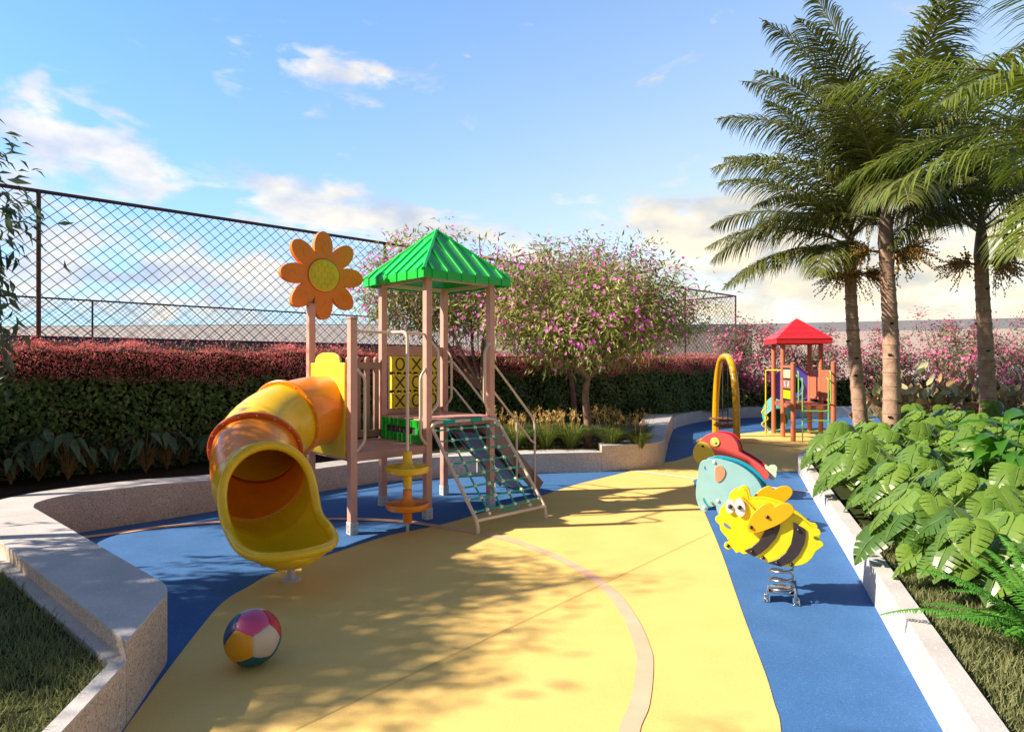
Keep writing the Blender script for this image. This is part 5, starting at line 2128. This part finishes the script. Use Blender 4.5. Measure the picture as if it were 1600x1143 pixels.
# ------------------------------------------------------------------ monstera
def monstera_leaf(c, base, d, nrm, L, tone, rs):
    """heart-shaped blade with slits between the side lobes"""
    d = d / np.linalg.norm(d)
    sd = np.cross(d, nrm)
    sd /= np.linalg.norm(sd)
    up = np.cross(sd, d)
    W_ = L * .50
    # outline half-width along the midrib (t from -0.18 behind the stalk to 1)
    def hw_(t):
        u = (t + .20) / 1.20
        return W_ * (math.sin(min(1, u ** .62) * math.pi) ** .75) * (1.02 - .15 * u) if 0 < u < 1 else 0

    def pt(t, s_, w_):
        x = hw_(t) * w_ * s_
        z = -.75 * L * (abs(x) / L) ** 2 - .26 * L * max(0, t) ** 2 + .22 * abs(x)
        return base + d * (t * L) + sd * x + up * z

    cuts_ = [-.19, .03, .21, .38, .54, .70, .985] if rs.random() < .6 else [-.19, -.01, .15, .30, .45, .60, .76, .985]
    V, F = [], []

    def quad(a, b, cc_, e):
        o = len(V)
        V.extend([a, b, cc_, e])
        F.append((o, o + 1, o + 2, o + 3))
    for s_ in (-1, 1):
        for i in range(len(cuts_) - 1):
            t0, t1 = cuts_[i], cuts_[i + 1]
            m0, m1 = max(0.0, t0), max(0.0, t1)
            lag = .075
            slit = rs.uniform(.014, .026) if (i < len(cuts_) - 2 and rs.random() < .85) else .0
            sl0 = slit if i > 1 else 0
            inner = rs.uniform(.30, .42)
            ws_ = [(0, 0, 0), (inner, .3, .10), (.60, .55, .85), (.84, .8, 1.0), (1.0, 1.0, 1.25)]
            prev = None
            for (w_, lg, sk) in ws_:
                if w_ == 0:
                    a_, b_ = pt(m0, s_, 0), pt(m1, s_, 0)
                else:
                    a_ = pt(min(.985, t0 + lag * lg + sl0 * sk), s_, w_)
                    b_ = pt(min(.995, t1 + lag * lg - slit * sk), s_, w_)
                if prev is not None:
                    quad(prev[0], a_, b_, prev[1])
                prev = (a_, b_)
    mb = MB().add(V, F)
    c.mesh(mb, 0, tone)
    rb = MB().tube([base + up * .003, base + d * L * .5 + up * (.004 - .055 * L), base + d * L * .96 + up * (-.20 * L)], [.0045, .003, .001], 4, cap=False)
    c.mesh(rb, 1, .9)


def monstera(seed):
    rs = np.random.default_rng(seed)
    c = Cards()
    nl = 18
    for k in range(nl):
        a = 2 * math.pi * k / nl * 1.62 + rs.uniform(-.4, .4)
        if rs.random() < .62:
            a = R(215) + rs.normal() * .85
        inner = k / nl
        h_ = .24 + .40 * inner + rs.uniform(-.05, .07)
        r_ = .36 - .22 * inner + rs.uniform(-.04, .04)
        top = np.array([math.cos(a) * r_, math.sin(a) * r_, h_])
        st = MB().tube(catmull([(0, 0, 0), tuple(top * np.array([.35, .35, .65])), tuple(top)], 4), [.009] * 4 + [.0065] * 5, 5, cap=False)
        c.mesh(st, 1)
        L = rs.uniform(.17, .31)
        tilt = rs.uniform(.35, 1.15)
        d = np.array([math.cos(a), math.sin(a), -tilt])
        nn = np.array([math.cos(a) * tilt, math.sin(a) * tilt, 1.0]) + rs.normal(size=3) * .30
        monstera_leaf(c, top, d, nn, L, rs.uniform(.2, .95), rs)
    return c


mon = variants(lambda k: monstera(200 + k), 4, 'monstera_plant', [V_mon, V_monst])
kd = Vector((.347, .938, 0)).normalized()
kn = Vector((.938, -.347, 0)).normalized()
K0 = Vector((2.11, 3.13, 0)) + kn * .12
palms = [(6.72, 11.3), (6.98, 12.8), (9.16, 12.3)]
rowname = ['kerb-side', 'second', 'third', 'fourth', 'fifth', 'sixth', 'seventh', 'rearmost']
mi_ = 0
for r_, (of, s_first, s_last) in enumerate(((.34, 1.55, 7.4), (.80, 1.15, 8.7), (1.30, 1.05, 9.9), (1.85, 1.2, 10.7), (2.45, 1.9, 11.1), (3.15, 3.6, 11.3), (3.85, 5.9, 11.4), (4.6, 6.8, 11.5))):
    s = s_first
    k = 0
    while s < s_last:
        p = K0 + kn * (of + random.uniform(-.10, .10)) + kd * (s + random.uniform(-.1, .1))
        s += random.uniform(.44, .56)
        if any(math.hypot(p.x - a, p.y - b) < .33 for a, b in palms):
            continue
        if math.hypot(p.x - 6.25, p.y - 10.6) < .62:
            continue
        if p.x > 5.0 and p.y < 6.9:
            continue
        place(mon, mi_, (p.x, p.y, .20), random.uniform(-.7, .7), random.uniform(.78, 1.05) * (1 + .035 * max(0, s - 3)),
              'glossy monstera with slitted leaves, %s from the camera end of the %s row' % (ORD[min(k, 25)], rowname[r_]), 'plant', 'monstera plants in the right bed')
        k += 1
        mi_ += 1


# ------------------------------------------------------------------ broad olive and brown leaved shrubs
def magnolia(seed):
    rs = np.random.default_rng(seed)
    c = Cards()
    for k in range(120):
        q = rs.normal(size=3)
        q /= np.linalg.norm(q)
        q[2] = abs(q[2])
        p = q * np.array([.85, .75, 1.0]) * rs.uniform(.45, 1.0) + np.array([0, 0, .35])
        d = q * .7 + rs.normal(size=3) * .5 + np.array([0, 0, .2])
        d /= np.linalg.norm(d)
        L = rs.uniform(.22, .36)
        pts = [p + d * L * t + UPV * (-.10 * L * t * t) for t in (0, .25, .55, .82, 1)]
        mi = 1 if rs.random() < .36 else 0
        strip_leaf(c, None, pts, [.012, L * .36, L * .42, L * .26, .004], q + rs.normal(size=3) * .5, mi, rs.random(), .10)
    for k in range(14):
        a = rs.uniform(0, 6.28)
        c.mesh(MB().tube([(0, 0, 0), (math.cos(a) * .2, math.sin(a) * .2, .5), (math.cos(a) * .55, math.sin(a) * .55, 1.0)], [.016, .011, .005], 5, cap=False), 1)
    return c


mg = variants(lambda k: magnolia(300 + k), 2, 'broad_leaved_shrub', [V_mag, V_magb])
for i, (x, y, w_, sc) in enumerate(((8.15, 13.85, 'left of the middle palm trunk', .95), (9.05, 14.2, 'just right of the middle palm trunk', 1.05),
                                    (10.0, 14.1, 'midway between the middle and right palm trunks', 1.05), (10.9, 13.9, 'nearest the right palm trunk', 1.0), (12.2, 14.2, 'beyond the right palm trunk', 1.0))):
    place(mg, i, (x, y, .2), random.uniform(0, 6), sc, 'olive and brown broad-leaved shrub behind the monstera, %s' % w_, 'shrub', 'broad-leaved shrubs behind the monstera')


# ------------------------------------------------------------------ palms
def frond(name, root, org, azm, e0, L, bend, leaf_l, mats, rs, npair=96, wd=.034, hang=.85, twist=.0, rise=.04, fwd=.55):
    c = Cards()
    n = 22
    P = [np.array(org, float)]
    T = []
    for i in range(n):
        t = i / (n - 1)
        e = e0 - bend * t ** 1.25
        az_ = azm + twist * t
        d = np.array([math.cos(az_) * math.cos(e), math.sin(az_) * math.cos(e), math.sin(e)])
        T.append(d)
        P.append(P[-1] + d * L / n)
    P = np.array(P[:-1])
    T = np.array(T)
    c.mesh(MB().tube([tuple(p) for p in P], [.022 * (1 - .9 * i / (n - 1)) + .003 for i in range(n)], 6, cap=False), 1, .5)
    ts = np.concatenate([np.linspace(.10, .99, npair)] * 2) + rs.normal(size=2 * npair) * .004
    sg = np.concatenate([np.ones(npair), -np.ones(npair)])
    ts = np.clip(ts, .08, .995)
    fi = ts * (n - 1)
    i0_ = np.clip(fi.astype(int), 0, n - 2)
    fr = (fi - i0_)[:, None]
    B = P[i0_] * (1 - fr) + P[i0_ + 1] * fr
    D0 = T[i0_]
    S_ = np.cross(D0, UPV)
    S_ /= np.linalg.norm(S_, axis=1, keepdims=True) + 1e-9
    U = np.cross(S_, D0)
    prof = np.sin(np.clip(ts * .86 + .16, 0, 1) * math.pi) ** .6
    ll = leaf_l * prof * rs.uniform(.85, 1.1, len(ts))
    m_ = len(ts)
    d1 = S_ * sg[:, None] * 1.0 + D0 * (fwd + .5 * ts)[:, None] + U * (rise + rs.normal(0, .12, m_))[:, None] + rs.normal(size=(m_, 3)) * .06
    d1 /= np.linalg.norm(d1, axis=1, keepdims=True)
    K = 5
    pts = [B]
    cur = d1.copy()
    for k in range(1, K):
        pts.append(pts[-1] + cur * (ll / (K - 1))[:, None])
        cur = cur + np.array([0, 0, -1.0]) * (hang * (.55 + .35 * k) * .5) * rs.uniform(.7, 1.2, m_)[:, None]
        cur /= np.linalg.norm(cur, axis=1, keepdims=True)
    ws = [.55, 1.0, .9, .6, .08]
    wv = np.cross(d1, U)
    wv /= np.linalg.norm(wv, axis=1, keepdims=True) + 1e-9
    V = np.stack([p + wv * (wd * w_ * .5) * q for p, w_ in zip(pts, ws) for q in (-1, 1)], axis=1)
    nv = V.shape[1]
    base = c.nv + np.arange(m_) * nv
    c.V.append(V.reshape(-1, 3))
    c.rnd.append(np.repeat(np.clip(rs.normal(.5, .2, m_), 0, 1), nv))
    for k in range(K - 1):
        f = np.array([2 * k, 2 * k + 1, 2 * k + 3, 2 * k + 2])
        c.loops.append((base[:, None] + f[None, :]).ravel())
        c.starts.append(c.nl + np.arange(m_) * 4)
        c.tot.append(np.full(m_, 4))
        c.mi.append(np.zeros(m_, int))
        c.nl += 4 * m_
    c.nv += m_ * nv
    return c.build(name, mats, root, smooth=True)


def fruit(root, org, azm, rs, n=64, spread=.62):
    c = Cards()
    o = np.array(org, float)
    tipdir = np.array([math.cos(azm), math.sin(azm), .12])
    m0 = o + tipdir * .18
    c.mesh(MB().tube([tuple(o), tuple(o + tipdir * .10), tuple(m0)], [.028, .022, .016], 6, cap=False), 1)
    bl = MB().lathe([(.001, -.013), (.010, -.008), (.013, 0), (.010, .008), (.001, .013)], (0, 0, 0), 6)
    bv, bfc = np.array(bl.v), [f for f in bl.f if len(f) == 4]
    for k in range(n):
        d = tipdir * rs.uniform(.3, 1.0) + rs.normal(size=3) * .42 + np.array([0, 0, -.18])
        d /= np.linalg.norm(d)
        L = rs.uniform(.25, 1) * spread
        pth = [m0 + d * L * t + np.array([0, 0, -.20 * L * t * t]) for t in np.linspace(0, 1, 6)]
        c.mesh(MB().tube([tuple(p) for p in pth], .004, 3, cap=False), 0, .3)
        for t in np.linspace(.2, 1, 13):
            p = m0 + d * L * t + np.array([0, 0, -.20 * L * t * t]) + rs.normal(size=3) * .012
            q = MB()
            q.v = [tuple(v) for v in (bv * rs.uniform(.8, 1.25) + p)]
            q.f = bfc
            q.m = [0] * len(bfc)
            c.mesh(q, 0, rs.random())
    return c.build('fruit_cluster', [V_fruit, V_rachis], root, smooth=True)


def palm(label, base, h, r, lean, fronds, fruits, seed, leafmat=None, leaf_l=.80, flen=2.9, group=None, wd=.030, **kw):
    rs = np.random.default_rng(seed)
    root = empty('palm_tree', base, 0, label, 'palm tree', group)
    m = MB()
    n = 60
    pth, rad, = [], []
    for i in range(n + 1):
        t = i / n
        z = h * t
        pth.append((lean[0] * t + .02 * math.sin(t * 5 + seed), lean[1] * t + .015 * math.sin(t * 4 + 2 * seed), z))
        sc = .012 * (1 if i % 4 == 0 else 0) - .004 * (1 if i % 4 == 1 else 0)
        rad.append(r * (1.18 - .30 * t + .25 * math.exp(-z * 6)) * (1 + rs.normal() * .012) + sc * .6)
    m.tube(pth, rad, 20)
    # leaf scars as slightly proud irregular bands, second material
    for i in range(4, n, 4):
        c0_ = Vector(pth[i])
        m.lathe([(rad[i] * .985, -.012), (rad[i] + .002, -.006), (rad[i] + .003, .004), (rad[i] * .985, .011)], c0_, 20, mi=1)
    for k in range(9):
        i = int(rs.integers(6, n - 4))
        a = rs.uniform(0, 6.28)
        m.box(Vector(pth[i]) + Vector((math.cos(a) * rad[i], math.sin(a) * rad[i], .01)), (.05, .055, .03), (0, 0, a), 2)
    tr_ = m.build('trunk', [V_trunk, V_ringm, V_core], root, smooth=50)
    top = np.array(pth[-1])
    cs = MB()
    cpth = [tuple(top + np.array([0, 0, z])) for z in (-.02, .12, .3, .55, .8, 1.0)]
    cs.tube(cpth, [r * .86, r * 1.02, r * .92, r * .72, r * .5, r * .22], 16)
    cs.build('crownshaft', V_shaft, root, smooth=60)
    for (azd, e0, Lf, bend, tw) in fronds:
        zof = .30 + .65 * max(0, min(1, (e0 + .2) / 1.4))
        frond('frond', root, top + np.array([math.cos(R(azd)) * .05, math.sin(R(azd)) * .05, zof]), R(azd), e0, Lf, bend, leaf_l, [leafmat or V_palm, V_rachis], rs, twist=tw, wd=wd, **kw)
    for azd in fruits:
        fruit(root, top + np.array([math.cos(R(azd)) * r * .8, math.sin(R(azd)) * r * .8, -.04]), R(azd), rs)
    return root


ZB = .20
GP_ = 'palms in the right bed'
palm('tallest palm with a pale ringed trunk rising from the monstera, middle of three', (6.72, 11.3, ZB), 3.62, .128, (-.10, 0),
     [(178, .70, 3.5, 1.15, .1), (165, 1.0, 3.7, 1.05, -.1), (196, 1.05, 3.7, 1.1, .1), (140, 1.20, 4.1, .9, 0), (172, 1.32, 4.2, .75, 0), (188, 1.42, 4.1, .55, 0), (225, .85, 3.8, 1.25, 0), (262, 1.2, 3.9, 1.1, 0),
      (300, .95, 3.7, 1.25, 0), (335, 1.2, 4.0, 1.05, 0), (10, .95, 3.9, 1.1, 0), (30, 1.3, 4.1, .8, 0), (60, 1.05, 3.9, 1.1, 0), (95, 1.3, 4.0, .7, 0), (150, .30, 3.4, 1.15, 0), (245, .35, 3.3, 1.2, 0),
      (345, .45, 3.5, 1.25, 0), (275, 1.38, 3.9, .8, 0), (208, 1.25, 3.8, 1.0, 0), (45, .7, 3.6, 1.2, 0)],
     (20, 330, 170), 5, leaf_l=.95, group=GP_)
palm('palm with a slim ringed trunk and low left-sweeping fronds, left of the tallest palm', (6.98, 12.8, ZB), 3.40, .118, (-.22, 0),
     [(176, .42, 3.1, 1.05, 0), (186, .80, 3.2, 1.1, 0), (168, 1.05, 3.2, 1.1, 0), (140, .7, 3.3, 1.2, 0), (210, .62, 3.2, 1.25, 0), (240, 1.0, 3.1, 1.3, 0), (195, .12, 3.0, .95, 0),
      (285, .7, 3.0, 1.3, 0), (330, .9, 3.1, 1.3, 0), (20, .7, 3.1, 1.3, 0), (70, .9, 3.1, 1.2, 0), (110, .75, 3.1, 1.2, 0), (195, 1.25, 3.3, .9, 0), (230, .15, 2.7, 1.15, 0), (160, .15, 2.7, 1.0, 0), (262, .9, 3.0, 1.3, 0)],
     (200, 250, 330), 8, leaf_l=.85, group=GP_)
palm('palm with a darker trunk in shade, right of the other two trunks', (9.16, 12.3, ZB), 3.55, .125, (-.12, 0),
     [(180, .55, 3.3, 1.3, 0), (150, .8, 3.4, 1.25, 0), (205, .35, 3.1, 1.3, 0), (235, .75, 3.3, 1.35, 0), (265, 1.05, 3.4, 1.2, 0), (300, .6, 3.2, 1.35, 0), (330, .9, 3.3, 1.3, 0),
      (0, .5, 3.3, 1.3, 0), (35, .9, 3.3, 1.2, 0), (75, .7, 3.2, 1.2, 0), (110, 1.0, 3.3, 1.1, 0), (190, 1.2, 3.6, .95, 0), (345, .15, 3.0, 1.2, 0), (215, 1.35, 3.5, .8, 0), (310, 1.3, 3.5, .9, 0)],
     (180, 350, 280), 12, leaf_l=.88, group=GP_)
palm('nearest palm at the right edge, its yellow-green fronds reaching into the sky', (6.25, 5.65, ZB), 2.75, .13, (-.15, 0),
     [(178, .36, 3.3, 1.15, 0), (168, .72, 3.5, 1.15, 0), (186, 1.0, 3.5, 1.1, 0), (200, .15, 2.9, 1.15, 0), (150, .55, 3.2, 1.2, 0), (125, .9, 3.0, 1.2, 0), (235, .7, 2.9, 1.3, 0), (192, .60, 3.1, 1.25, 0),
      (270, .9, 2.9, 1.3, 0), (310, .7, 2.9, 1.3, 0), (350, .8, 2.9, 1.3, 0), (40, .8, 2.9, 1.3, 0), (85, .7, 2.9, 1.3, 0), (180, 1.25, 3.3, .9, 0)],
     (60,), 17, leafmat=V_palmy, leaf_l=.85, group=GP_, wd=.022, hang=.62, rise=.12, fwd=.8)

# ------------------------------------------------------------------ ginger and fern at the right edge
def ginger(seed):
    rs = np.random.default_rng(seed)
    c = Cards()
    for k in range(15):
        a = rs.uniform(0, 6.28)
        h_ = rs.uniform(.45, 1.25)
        b0 = np.array([rs.normal() * .10, rs.normal() * .10, 0])
        dr = np.array([math.cos(a), math.sin(a), 0])
        p0 = b0 + dr * h_ * .14 + UPV * h_
        c.mesh(MB().tube([tuple(b0), tuple(b0 * .5 + p0 * .5 - dr * .03), tuple(p0)], [.012, .010, .007], 6, cap=False), 0, .3)
        for j in range(3):
            a2 = a + rs.uniform(-.9, .9) + (math.pi if j == 2 else 0)
            dr2 = np.array([math.cos(a2), math.sin(a2), 0])
            L = rs.uniform(.60, .95)
            e = rs.uniform(.45, 1.0)
            q0 = p0 * (1 - .14 * j) + b0 * .14 * j
            pts = [q0 + dr2 * (L * t * math.cos(e * (1 - .4 * t))) + UPV * (L * (math.sin(e) * t - .62 * t * t)) for t in (0, .2, .45, .7, .88, 1)]
            strip_leaf(c, None, pts, [.015, .11, .14, .11, .055, .003], UPV + rs.normal(size=3) * .25, 0, rs.random(), .12)
    return c


g_ = ginger(400).build('ginger_plant', [V_gin], smooth=True)
g_.location = (5.35, 6.75, .2)
tag(g_, 'tall bright green ginger plant with long strap leaves at the right edge above the monstera', 'plant')


def fern_thing(label, base, seed, n, L0_):
    rs = np.random.default_rng(seed)
    root = empty('fern', base, 0, label, 'fern')
    for k in range(n):
        a = 2 * math.pi * k / n + rs.uniform(-.2, .2)
        e0 = rs.uniform(.5, 1.25)
        L = L0_ * rs.uniform(.7, 1.1)
        c = Cards()
        q = 16
        p = np.zeros(3)
        P, T = [p], []
        for i in range(q):
            t = i / (q - 1)
            e = e0 - 1.15 * t ** 1.2
            d = np.array([math.cos(a) * math.cos(e), math.sin(a) * math.cos(e), math.sin(e)])
            T.append(d)
            p = p + d * L / q
            P.append(p)
        P = np.array(P[:-1])
        T = np.array(T)
        c.mesh(MB().tube([tuple(x) for x in P], .003, 4, cap=False), 0, .2)
        m_ = 62
        ts = np.concatenate([np.linspace(.06, .99, m_)] * 2)
        sg = np.concatenate([np.ones(m_), -np.ones(m_)])
        fi = ts * (q - 1)
        i0_ = np.clip(fi.astype(int), 0, q - 2)
        B = P[i0_] + (P[i0_ + 1] - P[i0_]) * (fi - i0_)[:, None]
        D0 = T[i0_]
        S_ = np.cross(D0, UPV)
        S_ /= np.linalg.norm(S_, axis=1, keepdims=True) + 1e-9
        U = np.cross(S_, D0)
        ll = .055 * np.sin(np.clip(ts * .85 + .15, 0, 1) * math.pi) ** .7 + .006
        c.add(B, S_ * sg[:, None] + D0 * .25 + rs.normal(size=(2 * m_, 3)) * .1 - U * .15, U + rs.normal(size=(2 * m_, 3)) * .15, ll, .0125, LEAF, 0, rnd=np.full(2 * m_, rs.uniform(.2, .9)))
        c.build('frond', [V_fern], root)
    return root


fern_thing('bright green sword fern arching over the kerb at the lower right corner', (2.93, 3.45, .2), 500, 30, .92)
fern_thing('second sword fern behind the corner one, half hidden at the right edge', (3.75, 4.35, .2), 503, 22, .85)
